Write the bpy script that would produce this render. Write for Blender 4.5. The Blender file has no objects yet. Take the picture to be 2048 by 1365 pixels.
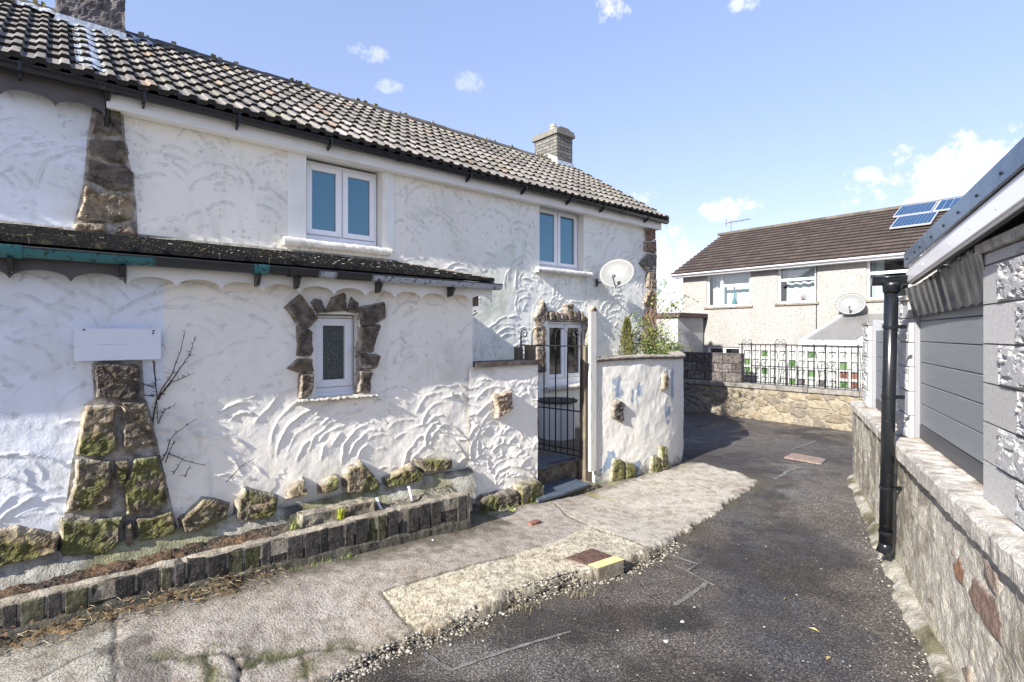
import bpy, math, random
import numpy as np
from mathutils import Matrix, Vector
R = math.radians
random.seed(7)
SC = bpy.context.scene
COL = SC.collection
# ------------------------------------------------------------------ camera, sky, sun
FPX, CU, CV, H = 1060.0, 1024.0, 668.0, 1.85
cam = bpy.data.cameras.new('camera'); camo = bpy.data.objects.new('camera', cam); COL.objects.link(camo)
cam.sensor_width = 36; cam.lens = FPX / 2048 * 36; cam.shift_y = -14.5 / 2048
cam.clip_start = 0.05; cam.clip_end = 3000
camo.location = (0, 0, H); camo.rotation_euler = (R(90), 0, 0)
SC.camera = camo
SUN_AZ, SUN_EL = 41.6, 28.5            # direction the light travels, degrees right of +Y; elevation
SC.view_settings.view_transform = 'Standard'; SC.view_settings.look = 'None'
SC.view_settings.exposure = 1.75; SC.view_settings.gamma = 1
ta = R(SUN_AZ); te = R(SUN_EL)
travel = Vector((math.sin(ta) * math.cos(te), math.cos(ta) * math.cos(te), -math.sin(te)))
sl = bpy.data.lights.new('sun', 'SUN'); so = bpy.data.objects.new('sun', sl); COL.objects.link(so)
sl.energy = 3.4; sl.angle = R(0.5); sl.color = (1.0, 0.94, 0.86)
so.rotation_euler = travel.to_track_quat('-Z', 'Y').to_euler(); so.location = (-5, -5, 12)

world = bpy.data.worlds.new('World'); SC.world = world; world.use_nodes = True
def build_world():
    nt = world.node_tree; N = nt.nodes; L = nt.links; N.clear()
    out = N.new('ShaderNodeOutputWorld'); bg = N.new('ShaderNodeBackground'); L.new(bg.outputs[0], out.inputs[0])
    sky = N.new('ShaderNodeTexSky'); sky.sky_type = 'NISHITA'; sky.sun_disc = False
    sky.sun_elevation = te
    sky.sun_rotation = math.atan2(-travel.x, -travel.y)
    sky.air_density = 1.0; sky.dust_density = 0.6; sky.ozone_density = 2.2
    bg.inputs[1].default_value = 0.15
    tc = N.new('ShaderNodeTexCoord')
    def M(op, a, b=None, c=None):
        n = N.new('ShaderNodeMath'); n.operation = op
        for i, v in enumerate((a, b, c)):
            if v is None: continue
            if isinstance(v, (int, float)): n.inputs[i].default_value = v
            else: L.new(v, n.inputs[i])
        return n.outputs[0]
    sx = N.new('ShaderNodeSeparateXYZ'); L.new(tc.outputs['Generated'], sx.inputs[0])
    az = M('ARCTAN2', sx.outputs[0], sx.outputs[1]); el = M('ARCSINE', sx.outputs[2])
    def noise(scale, det, rough=.55):
        n = N.new('ShaderNodeTexNoise'); n.inputs['Scale'].default_value = scale
        n.inputs['Detail'].default_value = det; n.inputs['Roughness'].default_value = rough
        L.new(tc.outputs['Generated'], n.inputs['Vector']); return n.outputs['Fac']
    n1 = noise(22, 8, .62); n2 = noise(75, 6, .62)
    nn = M('ADD', M('MULTIPLY', M('SUBTRACT', n1, .5), 4.2), M('MULTIPLY', M('SUBTRACT', n2, .5), 2.6))
    # clouds: (azimuth, elevation, half width, half height, density) in degrees of the sky
    def ae(u, v):
        x = (u - CU) / FPX; z = (CV - v) / FPX
        return math.degrees(math.atan(x)), math.degrees(math.atan(z / math.hypot(1, x)))
    cl = [(*ae(1450, 420), 3.4, 1.2, 1.0), (*ae(1345, 520), 4.2, 3.2, .9), (*ae(1975, 345), 8.5, 3.4, 1.0),
          (*ae(1222, 12), 2.0, 1.3, .8), (*ae(738, 108), 2.1, .9, .42), (*ae(773, 172), 1.5, .7, .35),
          (*ae(940, 160), 1.6, 1.2, .3), (*ae(1488, 6), 2.0, .8, .6), (*ae(2140, 470), 9, 3, 1.0), (*ae(1740, 350), 1.3, .7, .6),
          (*ae(1290, 395), 1.4, .8, .35),
          (60, 20, 8, 3, .9), (-80, 25, 12, 4, .7)]
    tot = None
    for a, e, ra, re, dn in cl:
        dx = M('DIVIDE', M('SUBTRACT', az, R(a)), R(ra)); dy = M('DIVIDE', M('SUBTRACT', el, R(e)), R(re))
        r2 = M('ADD', M('MULTIPLY', dx, dx), M('MULTIPLY', dy, dy))
        m = M('SUBTRACT', 1.0, r2); m = M('ADD', m, nn)
        mr = N.new('ShaderNodeMapRange'); mr.interpolation_type = 'SMOOTHSTEP'
        mr.inputs[1].default_value = 0.0; mr.inputs[2].default_value = 1.25; mr.inputs[4].default_value = dn
        L.new(m, mr.inputs[0])
        # keep noise from making islands far off
        far = N.new('ShaderNodeMapRange'); far.inputs[1].default_value = 1.6; far.inputs[2].default_value = 2.6
        far.inputs[3].default_value = 1; far.inputs[4].default_value = 0; L.new(r2, far.inputs[0])
        v = M('MULTIPLY', mr.outputs[0], far.outputs[0])
        tot = v if tot is None else M('MAXIMUM', tot, v)
    mx = N.new('ShaderNodeMix'); mx.data_type = 'RGBA'
    L.new(tot, mx.inputs['Factor']); 
    # blue of the photograph: sky texture tinted a little
    tint = N.new('ShaderNodeMix'); tint.data_type = 'RGBA'; tint.blend_type = 'MULTIPLY'; tint.inputs['Factor'].default_value = 1
    gm = N.new('ShaderNodeGamma'); gm.inputs[1].default_value = .48; L.new(sky.outputs[0], gm.inputs[0])
    hs = N.new('ShaderNodeHueSaturation'); hs.inputs['Saturation'].default_value = 1.38; L.new(gm.outputs[0], hs.inputs['Color'])
    L.new(hs.outputs[0], tint.inputs['A']); tint.inputs['B'].default_value = (1.085, .962, 1.10, 1)
    L.new(tint.outputs['Result'], mx.inputs['A']); mx.inputs['B'].default_value = (2.5, 2.53, 2.58, 1)
    L.new(mx.outputs['Result'], bg.inputs[0])
build_world()

# ------------------------------------------------------------------ frames
A = math.atan2(1060, 1236)                       # direction of the cottage front
class Frame:
    def __init__(s, ax, ay): s.ax, s.ay = ax, ay
    def w(s, p):
        p = np.asarray(p, float); o = np.empty_like(p)
        o[..., 0] = p[..., 0] * s.ax[0] + p[..., 1] * s.ay[0]
        o[..., 1] = p[..., 0] * s.ax[1] + p[..., 1] * s.ay[1]
        o[..., 2] = p[..., 2]; return o
    def inv(s, X, Y): return X * s.ax[0] + Y * s.ax[1], X * s.ay[0] + Y * s.ay[1]
dx_, dy_ = math.cos(A), math.sin(A)
FH = Frame((dx_, dy_), (-dy_, dx_))              # (s along front, D depth, z)
xv = 536 / 1060; nr = math.hypot(1, xv)
FR = Frame((1 / nr, -xv / nr), (xv / nr, 1 / nr))  # (q to the right, r along right wall, z)
WF = Frame((1, 0), (0, 1))
ROTH = math.atan2(dy_, dx_); ROTR = math.atan2(-xv, 1)
def pf(u, v, D):
    x = (u - CU) / FPX; Y = D / (dx_ - dy_ * x); return (dx_ * x + dy_) * Y, H - (v - CV) / FPX * Y
def pb(u, v, s):
    x = (u - CU) / FPX; Y = s / (dx_ * x + dy_); return (-dy_ * x + dx_) * Y, H - (v - CV) / FPX * Y
def pr(u, v, q):
    x = (u - CU) / FPX; Y = q * nr / (x - xv); return (xv * x + 1) / nr * Y, H - (v - CV) / FPX * Y
def pg(u, v, z=0.0):
    Y = (H - z) * FPX / (v - CV); return (u - CU) / FPX * Y, Y
def zpave(s): return np.interp(s, [.3, 2.6, 4.6], [.23, .12, .004])
def zedge(s): return np.interp(s, [.8, 1.6, 2.2, 3.3, 4.2, 5], [.02, .045, .085, .085, .02, .004])
EDGE = None
def zp2(s, D):
    if EDGE is None: return zedge(s)
    t = sm(0, .8, D - np.interp(s, EDGE[0], EDGE[1])); return zedge(s) * (1 - t) + zpave(s) * t
def pp(u, v):                                    # pixel -> (s, D) on the pavement
    z = .1
    for _ in range(30):
        X, Y = pg(u, v, z); s, D = FH.inv(X, Y); z = .5 * z + .5 * float(zp2(s, D))
    return s, D

# ------------------------------------------------------------------ noise
def vnoise(x, y, seed=0):
    x = np.asarray(x, float); y = np.asarray(y, float)
    xi = np.floor(x).astype(np.int64); yi = np.floor(y).astype(np.int64)
    fx = x - xi; fy = y - yi; fx = fx * fx * (3 - 2 * fx); fy = fy * fy * (3 - 2 * fy)
    def h(a, b):
        n = (a * 374761393 + b * 668265263 + seed * 1442695041) & 0x7fffffff
        n = ((n ^ (n >> 13)) * 1274126177) & 0x7fffffff
        return ((n ^ (n >> 16)) & 0xffff) / 65535.0
    return (h(xi, yi) * (1 - fx) + h(xi + 1, yi) * fx) * (1 - fy) + (h(xi, yi + 1) * (1 - fx) + h(xi + 1, yi + 1) * fx) * fy
def fbm(x, y, o=4, seed=0):
    t = 0; a = .5; n = 0
    for k in range(o):
        t = t + a * vnoise(x * 2 ** k + 17.3 * k, y * 2 ** k - 9.1 * k, seed + k); n += a; a *= .55
    return t / n
def sm(a, b, x): t = np.clip((x - a) / (b - a), 0, 1); return t * t * (3 - 2 * t)
def polydist(px, py, poly):                      # signed distance, + inside
    d = np.full(px.shape, 1e9); ins = np.zeros(px.shape, bool); n = len(poly)
    for i in range(n):
        ax, ay = poly[i]; bx, by = poly[(i + 1) % n]
        ex, ey = bx - ax, by - ay; L2 = ex * ex + ey * ey + 1e-12
        t = np.clip(((px - ax) * ex + (py - ay) * ey) / L2, 0, 1)
        d = np.minimum(d, np.hypot(px - ax - t * ex, py - ay - t * ey))
        c = ((ay > py) != (by > py)) & (px < (bx - ax) * (py - ay) / (by - ay + 1e-15) + ax)
        ins ^= c
    return np.where(ins, d, -d)
def linedist(px, py, pts):
    d = np.full(px.shape, 1e9)
    for (ax, ay), (bx, by) in zip(pts[:-1], pts[1:]):
        ex, ey = bx - ax, by - ay; L2 = ex * ex + ey * ey + 1e-12
        t = np.clip(((px - ax) * ex + (py - ay) * ey) / L2, 0, 1)
        d = np.minimum(d, np.hypot(px - ax - t * ex, py - ay - t * ey))
    return d

# ------------------------------------------------------------------ mesh collecting
class MB:
    def __init__(s, fr=WF): s.v = []; s.f = []; s.c = []; s.m = []; s.n = 0; s.fr = fr
    def add(s, v, f, col=(1, 1, 1), mi=0, local=True):
        v = np.asarray(v, float).reshape(-1, 3)
        if local: v = s.fr.w(v)
        s.v.append(v); s.f += [tuple(int(i) + s.n for i in q) for q in f]; s.m += [mi] * len(f)
        c = np.asarray(col, float)
        if c.ndim == 1: c = np.tile(c, (len(v), 1))
        s.c.append(c); s.n += len(v); return s
    def box(s, lo, hi, col=(1, 1, 1), mi=0, jit=0):
        x0, y0, z0 = lo; x1, y1, z1 = hi
        v = np.array([(x0, y0, z0), (x1, y0, z0), (x1, y1, z0), (x0, y1, z0), (x0, y0, z1), (x1, y0, z1), (x1, y1, z1), (x0, y1, z1)])
        if jit: v = v + np.random.RandomState(s.n + 1).uniform(-jit, jit, v.shape)
        return s.add(v, [(0, 3, 2, 1), (4, 5, 6, 7), (0, 1, 5, 4), (1, 2, 6, 5), (2, 3, 7, 6), (3, 0, 4, 7)], col, mi)
    def prism(s, poly, axis, a, b, col=(1, 1, 1), mi=0):
        """poly in the two other axes, extruded along axis from a to b"""
        n = len(poly); v = []
        for t in (a, b):
            for p in poly:
                q = list(p); q.insert(axis, t); v.append(q)
        f = [tuple(range(n))[::-1], tuple(range(n, 2 * n))] + [(i, (i + 1) % n, n + (i + 1) % n, n + i) for i in range(n)]
        return s.add(v, f, col, mi)
    def tube(s, pts, r, n=8, col=(1, 1, 1), mi=0, cap=True, local=True):
        P = np.array(pts, float)
        if local: P = s.fr.w(P)
        rs = np.broadcast_to(np.asarray(r, float), (len(P),)); V = []; up = None
        for i in range(len(P)):
            t = P[min(i + 1, len(P) - 1)] - P[max(i - 1, 0)]; t /= np.linalg.norm(t) + 1e-12
            if up is None:
                up = np.array([0, 0, 1.]) if abs(t[2]) < .9 else np.array([1., 0, 0])
            a = np.cross(t, up); a /= np.linalg.norm(a) + 1e-12; b = np.cross(a, t); up = b
            for k in range(n):
                w = 2 * math.pi * k / n; V.append(P[i] + rs[i] * (math.cos(w) * a + math.sin(w) * b))
        F = [(i * n + k, i * n + (k + 1) % n, (i + 1) * n + (k + 1) % n, (i + 1) * n + k) for i in range(len(P) - 1) for k in range(n)]
        if cap: F += [tuple(range(n))[::-1], tuple(range((len(P) - 1) * n, len(P) * n))]
        return s.add(V, F, col, mi, local=False)
    def grid(s, V, keep=None, col=(1, 1, 1), mi=0):
        """V (ny,nx,3) local; keep (ny-1,nx-1)"""
        ny, nx = V.shape[:2]; idx = np.arange(ny * nx).reshape(ny, nx)
        q = np.stack([idx[:-1, :-1], idx[:-1, 1:], idx[1:, 1:], idx[1:, :-1]], -1)
        q = q[keep] if keep is not None else q.reshape(-1, 4)
        used = np.unique(q); remap = np.zeros(ny * nx, np.int64); remap[used] = np.arange(len(used))
        c = np.asarray(col, float)
        if c.ndim == 3: c = c.reshape(-1, 3)[used]
        return s.add(V.reshape(-1, 3)[used], remap[q].tolist(), c, mi)
MAT_OF = {}
WM = {}
def link(name, mb, mat, parent=None, smooth=False, bevel=0, loc=None, rot=0.0):
    """one mesh object; vertices are given in the world and stored in the space of its thing"""
    V = np.concatenate(mb.v); me = bpy.data.meshes.new(name)
    if parent is None:
        if loc is None: loc = (V[:, 0].mean(), V[:, 1].mean(), V[:, 2].min())
        Mx = Matrix.Translation(loc) @ Matrix.Rotation(rot, 4, 'Z')
    else: Mx = WM[parent.name]
    Mi = np.array(Mx.inverted()); V = V @ Mi[:3, :3].T + Mi[:3, 3]
    nv = len(V); fl = [len(f) for f in mb.f]
    me.vertices.add(nv); me.vertices.foreach_set('co', V.ravel())
    lv = np.fromiter((i for f in mb.f for i in f), np.int32, sum(fl))
    me.loops.add(len(lv)); me.loops.foreach_set('vertex_index', lv)
    me.polygons.add(len(fl)); me.polygons.foreach_set('loop_start', np.concatenate([[0], np.cumsum(fl)[:-1]]).astype(np.int32))
    me.polygons.foreach_set('loop_total', np.array(fl, np.int32))
    me.polygons.foreach_set('material_index', np.array(mb.m, np.int32))
    me.polygons.foreach_set('use_smooth', np.full(len(fl), bool(smooth)))
    me.update(calc_edges=True); me.validate()
    C = np.ones((nv, 4)); C[:, :3] = np.concatenate(mb.c)
    if len(me.vertices) == nv:
        at = me.color_attributes.new('Col', 'FLOAT_COLOR', 'POINT'); at.data.foreach_set('color', C.ravel())
    for m in (mat if isinstance(mat, (list, tuple)) else [mat]): me.materials.append(m)
    o = bpy.data.objects.new(name, me); COL.objects.link(o)
    if parent is None:
        o.location = loc; o.rotation_euler = (0, 0, rot)
    else: o.parent = parent
    WM[o.name] = Mx
    if bevel:
        b = o.modifiers.new('bevel', 'BEVEL'); b.width = bevel; b.segments = 2; b.limit_method = 'ANGLE'; b.angle_limit = R(40)
    return o
def tag(o, label, cat, group=None):
    o['label'] = label; o['category'] = cat
    if group: o['group'] = group
    return o
def thing(name, label, cat, loc, rot=0.0, group=None):
    o = bpy.data.objects.new(name, None); COL.objects.link(o); o.empty_display_size = .2
    o.location = loc; o.rotation_euler = (0, 0, rot); WM[o.name] = Matrix.Translation(loc) @ Matrix.Rotation(rot, 4, 'Z')
    return tag(o, label, cat, group)
def struct(o): o['kind'] = 'structure'; return o
def hw(s, D, z=0.0): return tuple(float(t) for t in FH.w(np.array([s, D, z])))
def rw(q, r, z=0.0): return tuple(float(t) for t in FR.w(np.array([q, r, z])))

# ------------------------------------------------------------------ materials
def mat(name, base=(.5, .5, .5), rough=.8, attr=False, noise=(), bump=(), metal=0.0, spec=.5, trans=0.0, rough_noise=None, sheen=0, alpha=None):
    """noise: list of (scale, detail, lo, hi, colour, strength, contrast lo/hi) darkening/tinting layers
       bump: list of (scale, detail, strength, distance)"""
    m = bpy.data.materials.new(name); m.use_nodes = True
    nt = m.node_tree; N = nt.nodes; L = nt.links; b = N['Principled BSDF']
    tc = N.new('ShaderNodeTexCoord')
    b.inputs['Roughness'].default_value = rough; b.inputs['Metallic'].default_value = metal
    b.inputs['Specular IOR Level'].default_value = spec
    if attr:
        a = N.new('ShaderNodeAttribute'); a.attribute_name = 'Col'; cur = a.outputs['Color']
    else:
        c = N.new('ShaderNodeRGB'); c.outputs[0].default_value = (*base, 1); cur = c.outputs[0]
    def tex(scale, det, stretch=None, kind='noise', ro=.6):
        src = tc.outputs['Object']
        if stretch:
            mp = N.new('ShaderNodeMapping'); mp.inputs['Scale'].default_value = stretch; L.new(src, mp.inputs[0]); src = mp.outputs[0]
        if kind == 'vor':
            t = N.new('ShaderNodeTexVoronoi'); t.inputs['Scale'].default_value = scale; L.new(src, t.inputs['Vector']); return t.outputs['Distance']
        t = N.new('ShaderNodeTexNoise'); t.inputs['Scale'].default_value = scale; t.inputs['Detail'].default_value = det
        t.inputs['Roughness'].default_value = ro; L.new(src, t.inputs['Vector']); return t.outputs['Fac']
    for nz in noise:
        sc, det, lo, hi, col, blend = nz[:6]; st = nz[6] if len(nz) > 6 else None; kind = nz[7] if len(nz) > 7 else 'noise'
        t = tex(sc, det, st, kind)
        mr = N.new('ShaderNodeMapRange'); mr.inputs[1].default_value = lo; mr.inputs[2].default_value = hi; L.new(t, mr.inputs[0])
        mx = N.new('ShaderNodeMix'); mx.data_type = 'RGBA'; mx.blend_type = blend
        L.new(mr.outputs[0], mx.inputs['Factor']); L.new(cur, mx.inputs['A']); mx.inputs['B'].default_value = (*col, 1)
        cur = mx.outputs['Result']
    L.new(cur, b.inputs['Base Color'])
    if rough_noise:
        sc, det, lo, hi, r0, r1 = rough_noise; t = tex(sc, det)
        mr = N.new('ShaderNodeMapRange'); mr.inputs[1].default_value = lo; mr.inputs[2].default_value = hi
        mr.inputs[3].default_value = r0; mr.inputs[4].default_value = r1; L.new(t, mr.inputs[0]); L.new(mr.outputs[0], b.inputs['Roughness'])
    prev = None
    for bp in bump:
        sc, det, stg, dist = bp[:4]; st = bp[4] if len(bp) > 4 else None; kind = bp[5] if len(bp) > 5 else 'noise'
        t = tex(sc, det, st, kind); bn = N.new('ShaderNodeBump'); bn.inputs['Strength'].default_value = stg
        bn.inputs['Distance'].default_value = dist; L.new(t, bn.inputs['Height'])
        if prev: L.new(prev, bn.inputs['Normal'])
        prev = bn.outputs[0]
    if prev: L.new(prev, b.inputs['Normal'])
    if trans: b.inputs['Transmission Weight'].default_value = trans
    return m
MUL, MIX = 'MULTIPLY', 'MIX'
M = {}
M['render'] = mat('painted render', attr=True, rough=.75, noise=[(2.5, 6, .45, .75, (.94, .94, .94), MUL), (30, 4, .66, .74, (.68, .68, .64), MUL), (1.2, 8, .55, .8, (.9, .89, .84), MUL, (6, 6, .8))],
                  bump=[(60, 4, .35, .006), (9, 5, .25, .012)])
M['smooth_render'] = mat('smooth painted render', (.80, .80, .76), rough=.7, noise=[(3, 6, .45, .8, (.86, .86, .82), MUL)], bump=[(50, 3, .15, .004)])
M['stone'] = mat('weathered sandstone', attr=True, rough=.92, noise=[(14, 8, .38, .62, (.36, .33, .31), MUL), (5, 4, .42, .6, (1.12, 1.05, .92), MUL), (60, 4, .62, .75, (.4, .4, .42), MIX)],
                 bump=[(22, 8, .9, .03), (90, 4, .5, .008)])
M['tile'] = mat('concrete roof tile', attr=True, rough=.9, noise=[(25, 6, .4, .75, (.62, .6, .56), MUL), (6, 5, .55, .75, (.55, .52, .46), MUL), (70, 3, .68, .75, (.45, .44, .36), MIX)], bump=[(120, 3, .4, .004)])
M['lean_tile'] = mat('mossy slate tile', attr=True, rough=.9, noise=[(14, 7, .57, .68, (.10, .088, .045), MIX), (60, 4, .62, .75, (.30, .30, .26), MIX)], bump=[(80, 5, .7, .01)])
M['upvc'] = mat('white upvc', (.82, .83, .85), rough=.3, noise=[(4, 4, .5, .9, (.93, .93, .92), MUL)])
M['fascia'] = mat('white fascia board', (.78, .77, .73), rough=.5, noise=[(3, 5, .5, .8, (.86, .84, .78), MUL), (40, 2, .73, .78, (.4, .38, .33), MIX)])
M['fascia_dark'] = mat('dark painted fascia board', (.10, .09, .09), rough=.6, noise=[(6, 5, .5, .8, (.6, .6, .6), MUL)])
M['gutter'] = mat('black plastic gutter', (.009, .011, .014), rough=.25, noise=[(25, 4, .62, .8, (.05, .055, .06), MIX)])
M['gutter_peel'] = mat('peeling painted gutter', attr=True, rough=.45, noise=[(30, 5, .55, .62, (.02, .025, .03), MIX)], bump=[(30, 5, .4, .004)])
M['glass'] = mat('window glass', (.10, .21, .265), rough=.03, spec=1.0, metal=.6)
M['glass_dark'] = mat('dark window glass', (.012, .015, .017), rough=.06, spec=.7)
M['glass_frost'] = mat('patterned window glass', (.045, .055, .05), rough=.22, spec=.5, noise=[(90, 3, .45, .7, (.12, .14, .13), MIX)], bump=[(110, 3, .8, .004)])
M['rubber'] = mat('black glazing gasket', (.015, .015, .018), rough=.5)
M['lead'] = mat('lead flashing', (.42, .47, .52), rough=.45, metal=.3, noise=[(10, 6, .4, .7, (.6, .66, .72), MIX), (25, 5, .6, .7, (.2, .2, .2), MIX)], bump=[(20, 5, .6, .02)])
M['chimstone'] = mat('dark rendered chimney', attr=True, rough=.95, noise=[(9, 8, .4, .65, (.35, .33, .33), MUL), (30, 5, .62, .75, (.35, .35, .35), MIX)], bump=[(16, 8, 1.0, .06), (60, 5, .6, .012)])
M['brick_grey'] = mat('buff chimney brick', attr=True, rough=.9, noise=[(20, 5, .45, .7, (.6, .6, .58), MUL)], bump=[(60, 4, .5, .006)])
M['brick_black'] = mat('blackened brick', attr=True, rough=.9, noise=[(18, 7, .42, .62, (.25, .24, .22), MUL), (45, 5, .60, .72, (.20, .185, .15), MIX)], bump=[(40, 7, .9, .015)])
M['concrete'] = mat('weathered pavement concrete', attr=True, rough=.9, noise=[(1.6, 6, .35, .7, (.78, .75, .70), MUL), (11, 8, .45, .66, (.62, .58, .53), MUL), (70, 4, .52, .64, (.52, .50, .46), MUL), (95, 3, .58, .68, (1.45, 1.42, 1.35), MUL)],
                    bump=[(80, 4, .8, .012), (20, 6, .4, .012)])
M['asphalt'] = mat('worn asphalt', attr=True, rough=.75, noise=[(.9, 6, .4, .7, (.7, .68, .66), MUL), (6, 7, .42, .7, (.66, .64, .62), MUL), (75, 3, .44, .56, (.30, .29, .29), MUL), (95, 3, .56, .64, (3.2, 3.1, 2.9), MUL)],
                   bump=[(85, 3, .6, .012), (9, 6, .3, .02)], rough_noise=(1.0, 5, .50, .60, .85, .24))
M['pale_mortar'] = mat('pale mortar', (.42, .40, .36), rough=.9, noise=[(14, 6, .4, .7, (.4, .38, .32), MUL), (50, 3, .6, .7, (.75, .74, .70), MIX)], bump=[(40, 6, .8, .02)])
M['coping'] = mat('weathered concrete coping', attr=True, rough=.92, noise=[(10, 7, .4, .68, (.45, .43, .4), MUL), (70, 3, .5, .7, (.6, .58, .55), MUL)], bump=[(70, 5, .8, .012), (12, 6, .5, .03)])
M['rubble'] = mat('rubble stone walling', attr=True, rough=.92, noise=[(12, 8, .40, .7, (.62, .60, .56), MUL), (90, 4, .58, .7, (.6, .58, .52), MUL)], bump=[(45, 8, .9, .02)])
M['block'] = mat('smooth concrete block', attr=True, rough=.9, noise=[(260, 2, .60, .66, (.12, .12, .13), MIX), (40, 5, .4, .75, (.82, .81, .8), MUL)], bump=[(200, 3, .6, .005)])
M['panel'] = mat('grey composite fence board', (.205, .225, .245), rough=.5, noise=[(40, 6, .4, .8, (.8, .8, .8), MUL, (.06, .06, 2.5))], bump=[(60, 4, .25, .003, (.05, .05, 2.5))])
M['panel_dark'] = mat('dark composite fence board', (.055, .060, .070), rough=.5)
M['channel'] = mat('grey metal fence channel', (.25, .26, .28), rough=.4, metal=.2)
M['sheet'] = mat('black rubber sheet', (.028, .040, .055), rough=.27, spec=.6, noise=[(7, 4, .5, .8, (.06, .05, .045), MIX)])
M['roofsheet'] = mat('glossy black roof flashing', (.022, .055, .10), rough=.22, spec=.8, bump=[(5, 3, .2, .02)])
M['white_gloss'] = mat('glossy white bargeboard', (.78, .78, .80), rough=.14, spec=.6)
M['iron'] = mat('black painted iron', (.012, .012, .014), rough=.4, noise=[(40, 4, .6, .75, (.06, .035, .025), MIX)])
M['wood'] = mat('weathered timber post', (.17, .14, .11), rough=.9, noise=[(6, 7, .4, .7, (.45, .42, .38), MUL, (5, 5, .5)), (9, 5, .55, .7, (.16, .19, .08), MIX)], bump=[(30, 5, .7, .01, (4, 4, .3))])
M['white_wood'] = mat('white painted timber', (.74, .77, .82), rough=.65, noise=[(14, 6, .60, .72, (.52, .55, .58), MIX, (.35, 3, 4)), (60, 4, .70, .75, (.3, .28, .25), MIX)], bump=[(20, 6, .4, .006, (.25, 3, 6))])
M['white_post'] = mat('weathered white paint on timber', (.56, .55, .50), rough=.8, noise=[(14, 6, .56, .70, (.20, .18, .15), MIX, (3, 3, .35))], bump=[(30, 5, .5, .006, (4, 4, .3))])
M['slate'] = mat('blue slate slab', (.075, .10, .135), rough=.5, noise=[(12, 6, .4, .7, (.65, .65, .65), MUL)], bump=[(15, 6, .4, .01)])
M['soil'] = mat('rusty brown debris', attr=True, rough=1, noise=[(30, 8, .4, .65, (.3, .27, .24), MUL), (80, 4, .6, .7, (.45, .33, .2), MIX)], bump=[(50, 8, 1.0, .03)])
M['rust'] = mat('rusty iron cover', (.125, .078, .060), rough=.85, noise=[(25, 6, .4, .65, (.5, .45, .45), MUL)], bump=[(60, 5, .5, .006)])
M['worn_cover'] = mat('worn pale iron cover', (.24, .19, .165), rough=.8, noise=[(25, 6, .4, .65, (.6, .55, .52), MUL)])
M['yellow'] = mat('faded yellow paint on concrete', (.62, .50, .22), rough=.85, noise=[(14, 7, .5, .68, (.5, .42, .30), MIX)], bump=[(80, 4, .5, .006)])
M['leaf'] = mat('leaf green', attr=True, rough=.6, noise=[(20, 2, .4, .7, (.7, .75, .6), MUL)])
M['twig'] = mat('dry twig', attr=True, rough=.9)
M['dash'] = mat('pebble dashed render', attr=True, rough=.95, noise=[(16, 9, .54, .64, (.66, .65, .63), MUL), (1.1, 7, .48, .75, (.82, .81, .79), MUL), (34, 4, .54, .62, (.60, .60, .58), MUL)], bump=[(70, 4, .8, .015)])
M['felt'] = mat('dark felt roof edge', (.06, .04, .04), rough=.9)
M['curtain'] = mat('white net curtain', attr=True, rough=.9)
M['dish'] = mat('off white satellite dish', (.19, .20, .20), rough=.5, noise=[(8, 5, .5, .8, (.75, .76, .72), MUL), (60, 2, .7, .75, (.3, .3, .3), MIX)])
M['plastic_grey'] = mat('grey plastic', (.12, .12, .13), rough=.5)
M['solar'] = mat('solar cell', (.008, .045, .11), rough=.15, spec=.8)
M['alu'] = mat('aluminium', (.65, .66, .68), rough=.35, metal=.5)
M['poly'] = mat('polycarbonate roof sheet', (.20, .20, .195), rough=.35, noise=[(5, 5, .4, .7, (.7, .7, .68), MUL, (1, 4, 1))])
M['cells'] = mat('painted screen block', attr=True, rough=.6, noise=[(20, 5, .5, .75, (.75, .75, .72), MUL)])
M['pot'] = mat('terracotta and clay', attr=True, rough=.85)
M['pane_clear'] = None
def glass_clear():
    m = bpy.data.materials.new('clear window glass'); m.use_nodes = True; nt = m.node_tree; N = nt.nodes; L = nt.links
    N.clear(); o = N.new('ShaderNodeOutputMaterial'); g = N.new('ShaderNodeBsdfGlossy'); g.inputs['Roughness'].default_value = .02
    t = N.new('ShaderNodeBsdfTransparent'); t.inputs[0].default_value = (.86, .9, .9, 1)
    mx = N.new('ShaderNodeMixShader'); mx.inputs[0].default_value = .10
    L.new(t.outputs[0], mx.inputs[1]); L.new(g.outputs[0], mx.inputs[2]); L.new(mx.outputs[0], o.inputs[0])
    return m
M['pane_clear'] = glass_clear()

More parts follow.
